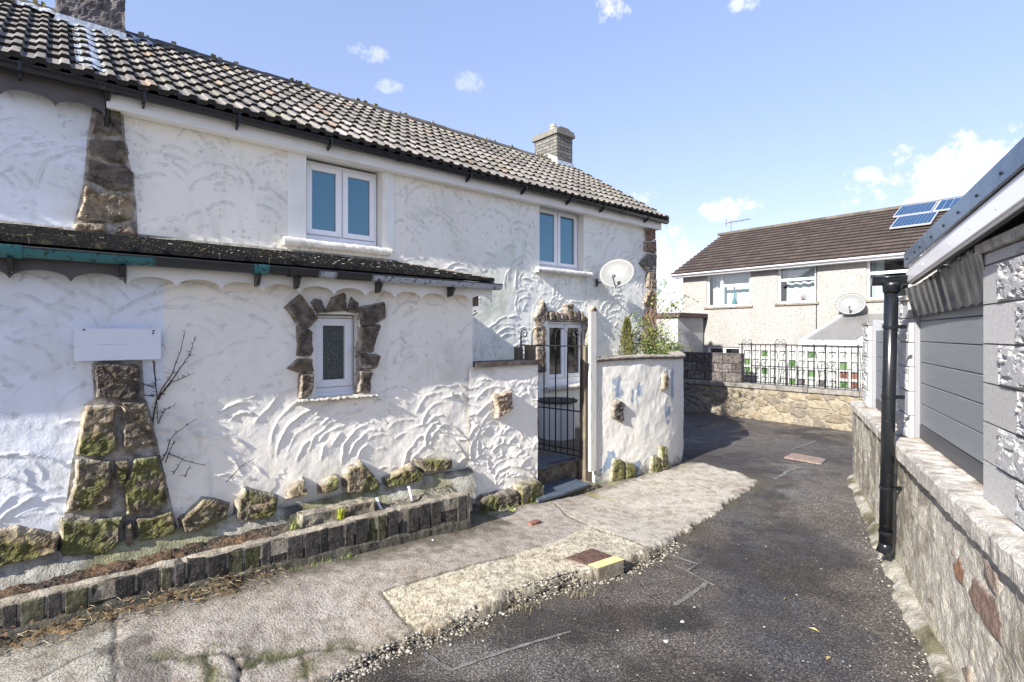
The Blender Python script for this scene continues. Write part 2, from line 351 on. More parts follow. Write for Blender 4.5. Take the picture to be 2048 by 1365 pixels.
# ------------------------------------------------------------------ trowelled render
def trowel(S, Z, n, seed, amp, up=0.0, rr=(.12, .45)):
    """height field of overlapping fans of trowel sweeps; S,Z 1-D axes; amp(s,z) local strength"""
    rg = np.random.RandomState(seed); Hh = np.zeros((len(Z), len(S))); SS, ZZ = np.meshgrid(S, Z); k = 0
    while k < n:
        fs = rg.uniform(S[0] - .2, S[-1] + .2); fz = rg.uniform(Z[0] - .3, Z[-1] + .05); R0 = rg.uniform(*rr); mid0 = math.pi / 2 + rg.choice([-.55, .1, .6]) + rg.normal(up, .3)
        na = rg.randint(2, 6); gap = rg.uniform(.05, .14)
        for a_ in range(na):
            k += 1; Rr = R0 - a_ * gap * .6
            if Rr < .07: break
            mid = mid0 + rg.normal(0, .10); mx = fs - math.cos(mid0) * a_ * gap; mz = fz - math.sin(mid0) * a_ * gap
            cs, cz = mx - Rr * math.cos(mid), mz - Rr * math.sin(mid); w = rg.uniform(.04, .12); ext = rg.uniform(.45, 1.2); hgt = rg.uniform(.3, 1.0)
            a = amp(mx, mz)
            i0, i1 = np.searchsorted(S, [cs - Rr * 1.3 - .03, cs + Rr * 1.3 + .03]); j0, j1 = np.searchsorted(Z, [cz - Rr * 1.3 - .03, cz + Rr * 1.3 + .03])
            if i1 - i0 < 3 or j1 - j0 < 3: continue
            x = SS[j0:j1, i0:i1] - cs; z = ZZ[j0:j1, i0:i1] - cz
            rho = np.hypot(x, z); ph = np.angle(np.exp(1j * (np.arctan2(z, x) - mid)))
            wob = (vnoise(ph * 4 + k, ph * 0 + k, seed) - .5) * .035 * Rr * 2 + (vnoise(ph * Rr * 60 + k, ph * 0 + k, seed) - .5) * .006; t = (rho + wob - (Rr - w)) / w
            along = sm(1, .6, np.abs(ph) / ext + (vnoise(ph * 7 + 3 * k, t * 0, seed + 5) - .5) * .25)
            tc_ = np.clip(t, 0, 1); prof = np.where(t < 1, .20 * tc_ ** 2 + .80 * tc_ ** (1 + w / .009), sm(1 + .010 / w, 1, t)) * (.55 + .9 * vnoise(ph * Rr * 22 + k, ph * 0, seed + 6))
            scrape = along * sm(-.05, .15, t) * sm(1.02, .95, t)
            h = Hh[j0:j1, i0:i1]; h *= 1 - .93 * scrape
            h += a * hgt * prof * along
    return Hh
def wall_grid(mb, s0, s1, z0, z1, D, res, hts, colf, holes=(), keepf=None, back=.28):
    S = np.unique(np.round(np.concatenate([np.arange(s0, s1, res), [s1]] + [[h[0], h[1]] for h in holes]), 5))
    Z = np.unique(np.round(np.concatenate([np.arange(z0, z1, res), [z1]] + [[h[2], h[3]] for h in holes]), 5))
    Hh = hts(S, Z); SS, ZZ = np.meshgrid(S, Z)
    for h in holes:      # flat near the openings
        dd = np.maximum(np.maximum(h[0] - SS, SS - h[1]), np.maximum(h[2] - ZZ, ZZ - h[3])); Hh = Hh * sm(0.0, .08, dd)
    keep = np.ones((len(Z) - 1, len(S) - 1), bool); cs = (S[:-1] + S[1:]) / 2; cz = (Z[:-1] + Z[1:]) / 2
    CS, CZ = np.meshgrid(cs, cz)
    for h in holes: keep &= ~((CS > h[0]) & (CS < h[1]) & (CZ > h[2]) & (CZ < h[3]))
    if keepf is not None: keep &= keepf(CS, CZ)
    V = np.stack([SS, D - Hh, ZZ], -1); C = colf(SS, ZZ, Hh)
    mb.grid(V, keep, C)
    for h in holes:
        a, b, c, d = h; e = D + back; col = (.74, .73, .68)
        for q in ([(a, D, c), (a, e, c), (a, e, d), (a, D, d)], [(b, D, c), (b, D, d), (b, e, d), (b, e, c)],
                  [(a, D, c), (b, D, c), (b, e, c), (a, e, c)], [(a, D, d), (a, e, d), (b, e, d), (b, D, d)]):
            mb.add(q, [(0, 1, 2, 3)], col)
    return S, Z, Hh
def lerpc(a, b, t): return np.asarray(a) * (1 - t[..., None]) + np.asarray(b) * t[..., None]
def ridge_shade(C, Hh, k):  # crevice shade painted into the wall colour along steep trowel ridges
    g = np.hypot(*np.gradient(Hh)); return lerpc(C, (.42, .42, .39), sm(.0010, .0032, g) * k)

# ------------------------------------------------------------------ stones on a plane
STONE_COL = [(.21, .185, .15), (.17, .15, .13), (.24, .21, .155), (.15, .135, .12), (.25, .21, .155)]
def stone(mb, polypx, D, thick=.05, moss=0.0, seed=0, col=None, conv=None, res=.011, rough=.012, edge=.03, sgn=-1, tocoord=None, shrink=0.0):
    """an uneven faced stone: outline on the plane D, height falls into the wall at its outline"""
    conv = conv or pf
    P = np.array([conv(u, v, D) for u, v in polypx])
    # add irregularity to the outline
    Q = []; rg = np.random.RandomState(seed)
    for i in range(len(P)):
        a, b = P[i], P[(i + 1) % len(P)]; Q.append(a); m = (a + b) / 2; t = b - a; L = np.linalg.norm(t)
        Q.append(m + np.array([-t[1], t[0]]) * rg.uniform(-.05, .05))
    lo = P.min(0) - .03; hi = P.max(0) + .03
    xs = np.arange(lo[0], hi[0], res); zs = np.arange(lo[1], hi[1], res); X, Z = np.meshgrid(xs, zs)
    d = polydist(X, Z, Q) + (fbm(X * 22, Z * 22, 3, seed) - .5) * .016 - shrink
    c0 = P.mean(0); tl = rg.uniform(-.12, .12, 2)
    face = thick * (1 + .25 * (fbm(X * 6, Z * 6, 3, seed + 3) - .5)) + (X - c0[0]) * tl[0] + (Z - c0[1]) * tl[1] * .6
    lay = vnoise(X * 3 + Z * 9 + fbm(X * 5, Z * 5, 2, seed) * 3, Z * 2, seed + 9); face = face + sm(.47, .52, lay) * .014 * rg.uniform(.5, 1) - sm(.04, .0, np.abs(fbm(X * 4 + Z * 7, Z * 3, 3, seed + 31) - .5)) * .010
    face = face + (fbm(X * 30, Z * 30, 4, seed + 1) - .5) * rough * 2
    h = np.where(d > 0, face * (1 - (1 - np.clip(d / (edge * .42), 0, 1)) ** 2.0) , d * 1.6)
    base = np.array(col if col is not None else STONE_COL[rg.randint(5)]) * rg.uniform(.8, 1.2)
    C = np.ones(X.shape + (3,)) * base
    C *= (.75 + .5 * fbm(X * 9, Z * 9, 4, seed + 7))[..., None]
    if moss: 
        m = sm(.62 - moss * .35, .8 - moss * .35, fbm(X * 7 + 3, Z * 7, 4, seed + 20)); C = lerpc(C, (.125, .14, .035), m * .85)
    C = lerpc(C, (.50, .48, .43), sm(.012, 0, d) * .7)
    keep = (d > -.022); keep = keep[:-1, :-1] & keep[1:, 1:] & keep[1:, :-1] & keep[:-1, 1:]
    if tocoord: V = tocoord(X, h, Z)
    else: V = np.stack([X, D - h, Z], -1)
    mb.grid(V, keep, C)

# ================================================================== THE COTTAGE
S0, S1 = -3.0, 8.80
cottage = thing('cottage', 'white rendered two storey cottage with grey tiled roof, stone quoins and black gutter', 'cottage', hw(3, 6, 0), ROTH)
w1 = (pf(606, 0, 6.13)[0], pf(753, 0, 6.13)[0], pf(601, 480, 6.13)[1], pf(606, 319, 6.13)[1])
w2 = (pf(1082, 0, 6.0)[0] - .02, pf(1155, 0, 6.13)[0], pf(1155, 544, 6.13)[1], pf(1155, 429, 6.13)[1])
w3 = (pf(1089, 0, 6.10)[0], pf(1164, 0, 6.10)[0], pf(1110, 769, 6.1)[1], pf(1110, 644, 6.1)[1])
ZE = 3.93
def o1(w, t=.03): return (w[0] - .012, w[1] + .012, w[2] - .01, w[3] + t)
def amp_f(s, z):
    a = .0070 + .006 * sm(4.1, 5.0, s) * sm(3.35, 2.9, z + (fbm(np.array(s * 1.2), np.array(z), 2, 3) - .5) * .6)
    a = a + .0015 * sm(3.6, 2.7, z)
    return float(a)
def h_f(S, Z):
    h = trowel(S, Z, 1900, 11, amp_f, up=.1, rr=(.12, .48)); SS, ZZ = np.meshgrid(S, Z)
    return h + (fbm(SS * 3, ZZ * 3, 4, 5) - .5) * .02
PIER_S = pf(215, 330, 6)[0]
def c_f(SS, ZZ, Hh):
    t = sm(PIER_S - .03, PIER_S + .03, SS); C = lerpc((.77, .81, .86), (.85, .82, .735), t)
    t2 = sm(4.2, 5.2, SS + (fbm(SS * 2, ZZ * 2, 3, 2) - .5)) ; C = lerpc(C, (.82, .825, .765), t2)
    g = sm(.50, .75, fbm(SS * 2.2 + 5, ZZ * .9, 4, 31)) * np.exp(-((SS - 4.9) / .7) ** 2) * sm(3.5, 3.1, ZZ); C = lerpc(C, (.45, .50, .33), g * .55)
    st = sm(.58, .75, fbm(SS * 14, ZZ * 2.0, 4, 40)) * sm(3.2, 2.7, ZZ); C = lerpc(C, (.50, .52, .44), st * .42)
    mo = sm(.56, .70, fbm(SS * 1.6 + 3, ZZ * 2.2, 5, 140)); C = lerpc(C, (.60, .62, .55), mo * .38)
    sp = sm(.70, .78, fbm(SS * 24, ZZ * 20, 3, 141)) * sm(.45, .6, fbm(SS * 2.5, ZZ * 2.5, 3, 142)); C = lerpc(C, (.30, .31, .27), sp * .5)
    return ridge_shade(C, Hh, .42 * sm(2.4, 3.2, ZZ) + .12)
mb = MB(FH)
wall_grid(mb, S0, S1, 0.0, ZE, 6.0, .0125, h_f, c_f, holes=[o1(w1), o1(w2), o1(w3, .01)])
# gable end and back
mb.add([(S1, 6, 0), (S1, 10.4, 0), (S1, 10.4, ZE), (S1, 8.2, 5.5), (S1, 6, ZE)], [(0, 1, 2, 3, 4)], (.74, .74, .70))
mb.add([(S0, 6, 0), (S0, 10.4, 0), (S0, 10.4, ZE), (S0, 8.2, 5.5), (S0, 6, ZE)], [(4, 3, 2, 1, 0)], (.74, .74, .70))
mb.add([(S0, 10.4, 0), (S1, 10.4, 0), (S1, 10.4, ZE), (S0, 10.4, ZE)], [(3, 2, 1, 0)], (.74, .74, .70))
link('wall', mb, M['render'], cottage, smooth=True)
# roof tiles
def tile_roof(mb, s0, s1, D0, z0, D1, z1, courses, period, rise, lip, colf, seed, npp=8, sag=0.0, shape='roll', lip_shade=.12):
    rg = np.random.RandomState(seed); n = int(round((s1 - s0) / period)); L = math.hypot(D1 - D0, z1 - z0)
    tx, tz = (D1 - D0) / L, (z1 - z0) / L; nx_, nz_ = -tz, tx
    if shape == 'roll':
        fr = np.array([0, .08, .16, .46, .56, .66, .9, .98]); pr_ = np.array([0, .1, .18, .26, .95, 1.0, .98, .1])
    else:
        fr = np.array([0, .02, .5, .97]); pr_ = np.array([0., 1, 1, 1])
    S = np.concatenate([s0 + (i + fr) * period for i in range(n)] + [[s1]])
    P = np.concatenate([pr_ for i in range(n)] + [[0]]) * rise
    for k in range(courses):
        a = L * k / courses - (.03 if k == 0 else 0); b = L * (k + 1) / courses + .02
        jit = np.repeat(rg.uniform(-.004, .004, n), len(fr)); jit = np.append(jit, 0)
        ja = np.repeat(rg.uniform(-.006, .006, n), len(fr)); ja = np.append(ja, 0)
        rows = []
        for (t, off) in ((a, -.012), (a, lip), (b, .004)):
            tt = t + (ja if t == a else 0); h = off + P * (1 if off > -.01 else .95) + (jit if off == lip else 0)
            sg = sag * np.sin(S * .9) 
            rows.append(np.stack([S, D0 + tx * tt + nx_ * h, z0 + tz * tt + nz_ * h + sg], -1))
        V = np.stack(rows)
        cc = np.repeat(colf(rg, n, k), len(fr), 0); cc = np.vstack([cc, cc[-1:]]); dk = lip_shade; mb.grid(V[:2], None, np.stack([cc * dk, cc * dk])); mb.grid(V[1:], None, np.stack([cc, cc]))  # shadow line of each course painted into the front lip colour
def tc_main(rg, n, k):
    i = np.arange(n); pt = fbm(i * .22, np.full(n, k * .7), 4, 17)[:, None]; c = np.array([.195, .185, .17]) * rg.uniform(.72, 1.22, (n, 1)) * (.6 + .8 * pt)
    li = sm(.60, .72, fbm(i * .35 + 40, np.full(n, k * .9), 3, 19))[:, None]; c = c * (1 - li * .5) + np.array([.20, .20, .13]) * li * .5; o = rg.rand(n) < .05; c[o] *= (1.15, .95, .8)
    return c
RD0, RZ0, RD1, RZ1 = 5.74, 4.03, 8.2, 5.58
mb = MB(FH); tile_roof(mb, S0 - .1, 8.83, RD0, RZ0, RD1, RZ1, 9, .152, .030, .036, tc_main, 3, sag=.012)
mb.add([(S0 - .1, RD0, RZ0 - .03), (8.81, RD0, RZ0 - .03), (8.81, RD1, RZ1 - .03), (S0 - .1, RD1, RZ1 - .03)], [(3, 2, 1, 0)], (.05, .05, .05))
link('roof', mb, M['tile'], cottage)
mb = MB(FH); mb.add([(S0 - .1, RD1, RZ1), (8.81, RD1, RZ1), (8.81, 10.66, RZ0), (S0 - .1, 10.66, RZ0)], [(0, 1, 2, 3)], (.2, .19, .18))
mb.add([(8.81, RD1, RZ1 - .04), (8.81, 10.66, RZ0 - .04), (S0 - .1, 10.66, RZ0 - .04), (S0 - .1, RD1, RZ1 - .04)], [(0, 1, 2, 3)], (.1, .1, .1))
link('rear_roof_slope', mb, M['tile'], cottage)
# ridge tiles with moss and mortar
mb = MB(FH); rg = np.random.RandomState(4); s = S0
while s < 8.05:
    e = s + .44; z = RZ1 + .012 + rg.uniform(-.006, .006); c = np.array([.10, .095, .09]) * rg.uniform(.7, 1.3)
    arc = [(RD1 - .13 * math.cos(t), z - .06 + .115 * math.sin(t)) for t in np.linspace(0, math.pi, 9)]
    v = [(ss, a, b) for ss in (s, e + .015) for a, b in arc]
    mb.add(v, [(i, i + 1, 10 + i, 9 + i) for i in range(8)] + [tuple(range(9))], c)
    for q in range(3):
        if rg.rand() < .6:
            cs = s + rg.uniform(0, .44); r = rg.uniform(.012, .032); cc = (.30, .29, .24) if rg.rand() < .5 else (.16, .15, .07)
            mb.box((cs, RD1 - .11, z + .0), (cs + r * 2, RD1 - .11 + r * 1.4, z + .04 + r * .4), cc, jit=.008)
    s = e
link('ridge_tiles', mb, M['tile'], cottage)
mb = MB(FH)   # verge edge tiles stepping down the gable end
for k in range(9):
    t0, t1 = k / 9, (k + 1) / 9
    a = (RD0 + (RD1 - RD0) * t0, RZ0 + (RZ1 - RZ0) * t0); b = (RD0 + (RD1 - RD0) * t1, RZ0 + (RZ1 - RZ0) * t1)
    mb.add([(8.79, a[0], a[1] - .05), (8.88, a[0], a[1] - .05), (8.88, b[0], b[1] - .06), (8.79, b[0], b[1] - .06),
            (8.79, a[0], a[1] + .075), (8.88, a[0], a[1] + .075), (8.88, b[0], b[1] + .035), (8.79, b[0], b[1] + .035)],
           [(0, 3, 2, 1), (4, 5, 6, 7), (0, 1, 5, 4), (1, 2, 6, 5), (2, 3, 7, 6), (3, 0, 4, 7)], (.17, .165, .155))
link('verge_tiles', mb, M['tile'], cottage)
# fascia, soffit
sF = pf(212, 0, 5.93)[0]
mb = MB(FH); mb.box((sF, 5.86, 3.845), (8.81, 5.90, 4.02)); mb.box((sF, 5.902, 3.848), (8.81, 5.998, 3.865)); link('fascia_board', mb, M['fascia'], cottage, bevel=.004)
def scallops(mb, s0, s1, D, zt, ztip, pitch, ht, th=.02, phase=0.0):
    n = max(1, int(round((s1 - s0) / pitch))); p = (s1 - s0) / n
    for i in range(n):
        a = s0 + i * p; pts = [(a + p * t, ztip + ht * (1 - (2 * t - 1) ** 2) ** .55) for t in np.linspace(0, 1, 15)]
        poly = pts + [(a + p, zt), (a, zt)]
        v = [(x, D, z) for x, z in poly] + [(x, D + th, z) for x, z in poly]; m = len(poly)
        f = []
        for j in range(14): # strips so the concave outline stays clean
            k = len(v); x0, z0 = pts[j]; x1, z1 = pts[j + 1]
            v += [(x0, D, z0), (x1, D, z1), (x1, D, zt), (x0, D, zt), (x0, D + th, z0), (x1, D + th, z1), (x1, D + th, zt), (x0, D + th, zt)]
            f += [(k, k + 1, k + 2, k + 3), (k + 4, k + 7, k + 6, k + 5), (k, k + 4, k + 5, k + 1)]
        mb.add(v[2 * m:], [tuple(i_ - 2 * m for i_ in q) for q in f])
mb = MB(FH); scallops(mb, S0, sF - .01, 5.88, 4.02, 3.77, .34, .07); link('scalloped_fascia', mb, M['fascia_dark'], cottage)
# gutter
def half_gutter(mb, s0, s1, D, z, r, col=(1, 1, 1), n=9, colf=None, seg=1):
    th = np.linspace(math.pi, 2 * math.pi, n); L = np.linspace(s0, s1, seg + 1)
    for rr in (r, r - .006):
        V = np.array([[(s, D + rr * math.cos(t), z + rr * math.sin(t)) for t in th] for s in L]); c = np.array([[(colf(s) if colf else col)] * n for s in L], float).reshape(seg + 1, n, 3)
        mb.grid(V, None, c)
    for s in (s0, s1):
        mb.add([(s, D + r * math.cos(t), z + r * math.sin(t)) for t in th], [tuple(range(n))], colf(s) if colf else col)
    mb.tube([(s0, D - r, z), (s1, D - r, z)], .006, 6, col=colf(s0) if colf else col)
GZ, GD = 4.005, 5.79
mb = MB(FH); half_gutter(mb, S0, 8.88, GD, GZ, .056)
for s in (pf(215, 0, GD)[0], pf(805, 0, GD)[0], pf(1245, 0, GD)[0]):
    th = np.linspace(math.pi * .98, 2.02 * math.pi, 9)
    mb.grid(np.array([[(a, GD + .063 * math.cos(t), GZ + .063 * math.sin(t)) for t in th] for a in (s - .07, s - .03, s + .03, s + .07)]))
gut = link('gutter', mb, M['gutter'], cottage, smooth=True)
brs = [pf(u, 0, GD)[0] for u in (288, 476, 660, 938, 1048, 1138, 1205, 1294)] + [pf(40, 0, GD)[0]]
for s in brs:
    mb = MB(FH); mb.box((s - .012, GD - .062, GZ - .07), (s + .012, GD + .06, GZ - .058)); mb.box((s - .012, GD - .066, GZ - .07), (s + .012, GD - .060, GZ + .012))
    mb.prism([(GD + .0, GZ - .085), (GD + .069, GZ - .105), (GD + .069, GZ - .05), (GD - .02, GZ - .06)], 0, s - .009, s + .009); link('bracket', mb, M['gutter'], gut)
s = pf(214, 0, 5.93)[0]
mb = MB(FH); mb.tube([(s, GD, GZ - .05), (s, 5.92, GZ - .12), (s, 5.93, pf(214, 255, 5.93)[1])], .022, 8); link('drain_pipe', mb, M['gutter'], cottage, smooth=True)

# windows
def window(parent, w, D, sill=None, panes=2, glass='glass', frame=.06, sash=.055, horns=True, open_left=False, bottom=.05, fr=FH, recess_sill=True, transom=None, tilt=0):
    s0, s1, z0, z1 = w; zb = z0 + bottom
    mb = MB(fr)
    mb.box((s0, D, z0), (s1, D + .07, zb)); mb.box((s0, D, z1 - frame * .7), (s1, D + .07, z1))
    mb.box((s0, D, zb), (s0 + frame * .7, D + .07, z1 - frame * .7)); mb.box((s1 - frame * .7, D, zb), (s1, D + .07, z1 - frame * .7))
    mb.box((s0 - .0, D - .03, z0 - .012), (s1, D + .0, z0 + .018))
    W = (s1 - s0 - 1.4 * frame); a = s0 + .7 * frame
    root = None
    for i in range(1, panes):
        x = a + W * i / panes; mb.box((x - .012, D + .002, zb), (x + .012, D + .06, z1 - frame * .7))
    fo = link('window', mb, M['upvc'], parent, bevel=.005)
    for i in range(panes):
        p0 = a + W * i / panes + (.014 if i else 0); p1 = a + W * (i + 1) / panes - (.014 if i < panes - 1 else 0)
        q0, q1 = zb + .004, z1 - .7 * frame - .004; d = D - .018
        mb = MB(fr)
        mb.prism([(p0, q0), (p1, q0), (p1 - sash, q0 + sash), (p0 + sash, q0 + sash)], 1, d, d + .045)
        mb.prism([(p0 + sash, q1 - sash), (p1 - sash, q1 - sash), (p1, q1), (p0, q1)], 1, d, d + .045)
        mb.prism([(p0, q0 + .0005), (p0 + sash - .0005, q0 + sash), (p0 + sash - .0005, q1 - sash), (p0, q1 - .0005)], 1, d + .0006, d + .045)
        mb.prism([(p1 - sash + .0005, q0 + sash), (p1, q0 + .0005), (p1, q1 - .0005), (p1 - sash + .0005, q1 - sash)], 1, d + .0006, d + .045)
        link('sash', mb, M['upvc'], fo, bevel=.004)
        mb = MB(fr); mb.box((p0 + sash - .001, d + .03, q0 + sash - .001), (p1 - sash + .001, d + .034, q1 - sash + .001)); link('glazing_gasket', mb, M['rubber'], fo)
        mb = MB(fr); mb.box((p0 + sash + .006, d + .024, q0 + sash + .006), (p1 - sash - .006, d + .029, q1 - sash - .006)); link('pane', mb, M[glass], fo)
    return fo
def sillbox(parent, s0, s1, z0, z1, D0, D1, name='sill', c=(.72, .70, .64), m='render', seed=1):
    mb = MB(FH); rg = np.random.RandomState(seed); n = int((s1 - s0) / .03)
    S = np.linspace(s0, s1, n + 1); pr_ = [(D1, z1 + .0), (D0 + .01, z1 - .004), (D0, z1 - .018), (D0, z0), (D1, z0)]
    V = np.array([[(s, d + (rg.uniform(-.005, .005) if 0 < j < 4 else 0), z + rg.uniform(-.005, .005)) for j, (d, z) in enumerate(pr_)] for s in S])
    cc = np.ones(V.shape) * c; cc *= (.75 + .4 * rg.rand(*V.shape[:2]))[..., None]; mb.grid(V, None, cc)
    for k in (0, -1): mb.add(V[k], [(0, 1, 2, 3, 4)], c)
    return link(name, mb, M[m], parent, smooth=True)
window(cottage, w1, 6.13, bottom=.075, frame=.05, sash=.062)
sillbox(cottage, pf(569, 0, 5.92)[0], pf(784, 0, 5.92)[0], w1[2] - .10, w1[2] - .015, 5.915, 6.13, seed=2)
window(cottage, (w2[0], w2[1], w2[2], w2[3]), 6.13, bottom=.05, frame=.05, sash=.055)
sillbox(cottage, pf(1076, 0, 5.92)[0], pf(1184, 0, 5.92)[0], w2[2] - .10, w2[2] - .02, 5.90, 6.13, seed=3)
window(cottage, w3, 6.10, bottom=.10, frame=.05, sash=.06, glass='glass_dark')
sillbox(cottage, w3[0] - .08, w3[1] + .10, w3[2] - .085, w3[2] - .02, 5.93, 6.10, seed=4, c=(.5, .48, .42))
# smooth plaster band right of the upper window (raised strip)
mb = MB(FH); mb.box((pf(766, 0, 6)[0] + .02, 5.983, w1[2] - .04), (pf(788, 0, 6)[0], 6.01, 3.85)); link('plaster_band', mb, M['smooth_render'], cottage, bevel=.005); mb = MB(FH); mb.box((pf(575, 0, 6)[0], 5.985, w1[2] - .02), (o1(w1)[0], 6.01, 3.85)); link('plaster_band', mb, M['smooth_render'], cottage, bevel=.005)

# quoins and stone surround of the cottage
UP = [[(187, 211), (245, 220), (249, 275), (179, 271)], [(174, 277), (249, 280), (258, 306), (249, 328), (223, 328), (172, 308)],
      [(172, 315), (220, 330), (253, 331), (269, 348), (267, 385), (220, 381), (168, 359)], [(167, 366), (198, 385), (269, 390), (271, 443), (227, 449), (150, 440)],
      [(147, 445), (187, 443), (216, 449), (216, 469), (143, 462)], [(223, 469), (238, 451), (264, 451), (284, 476)]]
mb = MB(FH)
for i, p in enumerate(UP): stone(mb, p, 5.985, .05, 0.05, 30 + i, edge=.035, shrink=.009)
pz = MB(FH); pz.prism([pf(u, v, 5.985) for u, v in [(186, 205), (246, 214), (252, 300), (262, 340), (272, 400), (276, 480), (143, 470), (152, 430), (168, 360), (176, 270)]], 1, 5.982, 6.01, (.46, .44, .40))
mb.v += pz.v; mb.f += [tuple(i + mb.n for i in f) for f in pz.f]; mb.c += pz.c; mb.m += pz.m; mb.n += pz.n
link('stone_pier', mb, M['stone'], cottage)
XS = [[(1067, 636), (1083, 599), (1092, 618), (1090, 640), (1076, 652)], [(1068, 654), (1089, 653), (1088, 692), (1070, 690)], [(1068, 694), (1088, 695), (1087, 745), (1069, 742)],
      [(1094, 624), (1104, 623), (1106, 641), (1095, 641)], [(1107, 624), (1114, 625), (1116, 641), (1108, 641)], [(1116, 625), (1128, 627), (1131, 641), (1118, 641)],
      [(1127, 608), (1145, 607), (1139, 641), (1133, 641)], [(1143, 624), (1156, 626), (1155, 642), (1142, 641)], [(1158, 622), (1172, 638), (1170, 645), (1157, 642)],
      [(1176, 622), (1184, 610), (1191, 621), (1188, 642), (1177, 640)], [(1173, 647), (1184, 645), (1183, 690), (1173, 690)], [(1173, 694), (1183, 693), (1182, 740), (1174, 740)]]
mb = MB(FH)
for i, p in enumerate(XS): stone(mb, p, 5.985, .06, 0.0, 60 + i, edge=.03, res=.014, col=(.22, .185, .15))
link('stone_surround', mb, M['stone'], cottage)
QS = [[(1290, 456), (1309, 458), (1309, 479), (1292, 481)], [(1288, 484), (1309, 484), (1309, 508), (1289, 502)], [(1279, 527), (1295, 508), (1309, 512), (1307, 539), (1290, 541)],
      [(1293, 544), (1309, 543), (1309, 577), (1293, 575)], [(1286, 606), (1298, 580), (1309, 582), (1309, 618), (1290, 612)], [(1284, 640), (1292, 620), (1309, 622), (1309, 650)], [(1288, 655), (1309, 655), (1309, 690), (1288, 690)]]
mb = MB(FH)
for i, p in enumerate(QS): stone(mb, p, 5.985, .05, 0.0, 90 + i, edge=.03, res=.016, col=[(.25, .16, .115), (.26, .19, .145), (.19, .18, .17), (.23, .19, .15)][i % 4])
zz = 3.7
while zz > 1.2:      # the returns of the quoins round the gable end
    hh = .22 + .05 * math.sin(zz * 9); mb.box((S1 + .0, 5.99, zz - hh), (S1 + .035, 6.25, zz - .02), (.28, .23, .18), jit=.012); zz -= hh
link('corner_quoins', mb, M['stone'], cottage)

# near chimney
c0 = pf(113, 0, 7.80)[0]; c1 = pf(250, 0, 7.80)[0]
mb = MB(FH)
def rough_box(mb, lo, hi, res, amp, seed, col):
    (x0, y0, z0), (x1, y1, z1) = lo, hi
    def face(o, a, b, n):
        La, Lb = np.linalg.norm(a), np.linalg.norm(b); na, nb = max(2, int(La / res)), max(2, int(Lb / res))
        U, Vv = np.meshgrid(np.linspace(0, 1, na + 1), np.linspace(0, 1, nb + 1)); e = np.minimum(np.minimum(U, 1 - U) * La, np.minimum(Vv, 1 - Vv) * Lb)
        h = (fbm(U * La * 9 + seed, Vv * Lb * 9, 4, seed) - .5) * 2 * amp * sm(0, .04, e)
        P = np.array(o) + U[..., None] * a + Vv[..., None] * b + h[..., None] * n
        C = np.ones(P.shape) * col * (.7 + .6 * fbm(U * La * 5, Vv * Lb * 5, 3, seed + 2))[..., None]; mb.grid(P, None, C)
    X, Yv, Z = x1 - x0, y1 - y0, z1 - z0; f = lambda *t: np.array(t, float)
    face((x0, y0, z0), f(X, 0, 0), f(0, 0, Z), f(0, -1, 0)); face((x0, y1, z0), f(0, -Yv, 0), f(0, 0, Z), f(-1, 0, 0))
    face((x1, y0, z0), f(0, Yv, 0), f(0, 0, Z), f(1, 0, 0)); face((x1, y1, z0), f(-X, 0, 0), f(0, 0, Z), f(0, 1, 0)); face((x0, y0, z1), f(X, 0, 0), f(0, Yv, 0), f(0, 0, 1))
rough_box(mb, (c0, 7.80, 4.9), (c1, 8.6, 6.7), .025, .035, 5, np.array([.16, .15, .15]))
ch = link('chimney', mb, M['chimstone'], cottage, smooth=False)
mb = MB(FH); mb.box((c0 - .05, 7.74, 6.7), (c1 + .05, 8.66, 6.8), (.2, .2, .19)); link('chimney_cap', mb, M['chimstone'], ch, bevel=.01)
def roofz(D): return RZ0 + (RZ1 - RZ0) * (D - RD0) / (RD1 - RD0)
def leadstrip(mb, s0, s1, Da, Db, lift=.06, seed=0, res=.02):
    S = np.arange(s0, s1 + res, res); Dd = np.arange(Da, Db + res, res); SS, DD = np.meshgrid(S, Dd)
    e = np.minimum(np.minimum(SS - s0, s1 - SS), np.minimum(DD - Da, Db - DD)) + (fbm(SS * 12, DD * 12, 3, seed) - .5) * .12
    step = ((DD - RD0) / (RD1 - RD0) * 9) % 1
    Z = roofz(DD) + lift + .02 * np.abs(np.sin(SS * math.pi / .152)) - step * .025 + (fbm(SS * 15, DD * 15, 3, seed + 1) - .5) * .03
    keep = (e > 0); keep = keep[:-1, :-1] & keep[1:, 1:]
    mb.grid(np.stack([SS, DD, Z], -1), keep)
mb = MB(FH)
leadstrip(mb, c0 - .02, c1 + .1, 7.60, 7.86, .05, 3)
leadstrip(mb, pf(150, 0, 6.3)[0] - .0, pf(150, 0, 6.3)[0] + .22, 5.85, 7.7, .052, 5)
mb.box((c0 - .01, 7.765, 5.28), (c1 + .01, 7.80, 5.42)); leadstrip(mb, c0 - .35, c0 + .05, 7.86, 8.16, .07, 9); leadstrip(mb, c1, c1 + .30, 7.8, 8.14, .06, 11)
link('lead_flashing', mb, M['lead'], cottage, smooth=False)
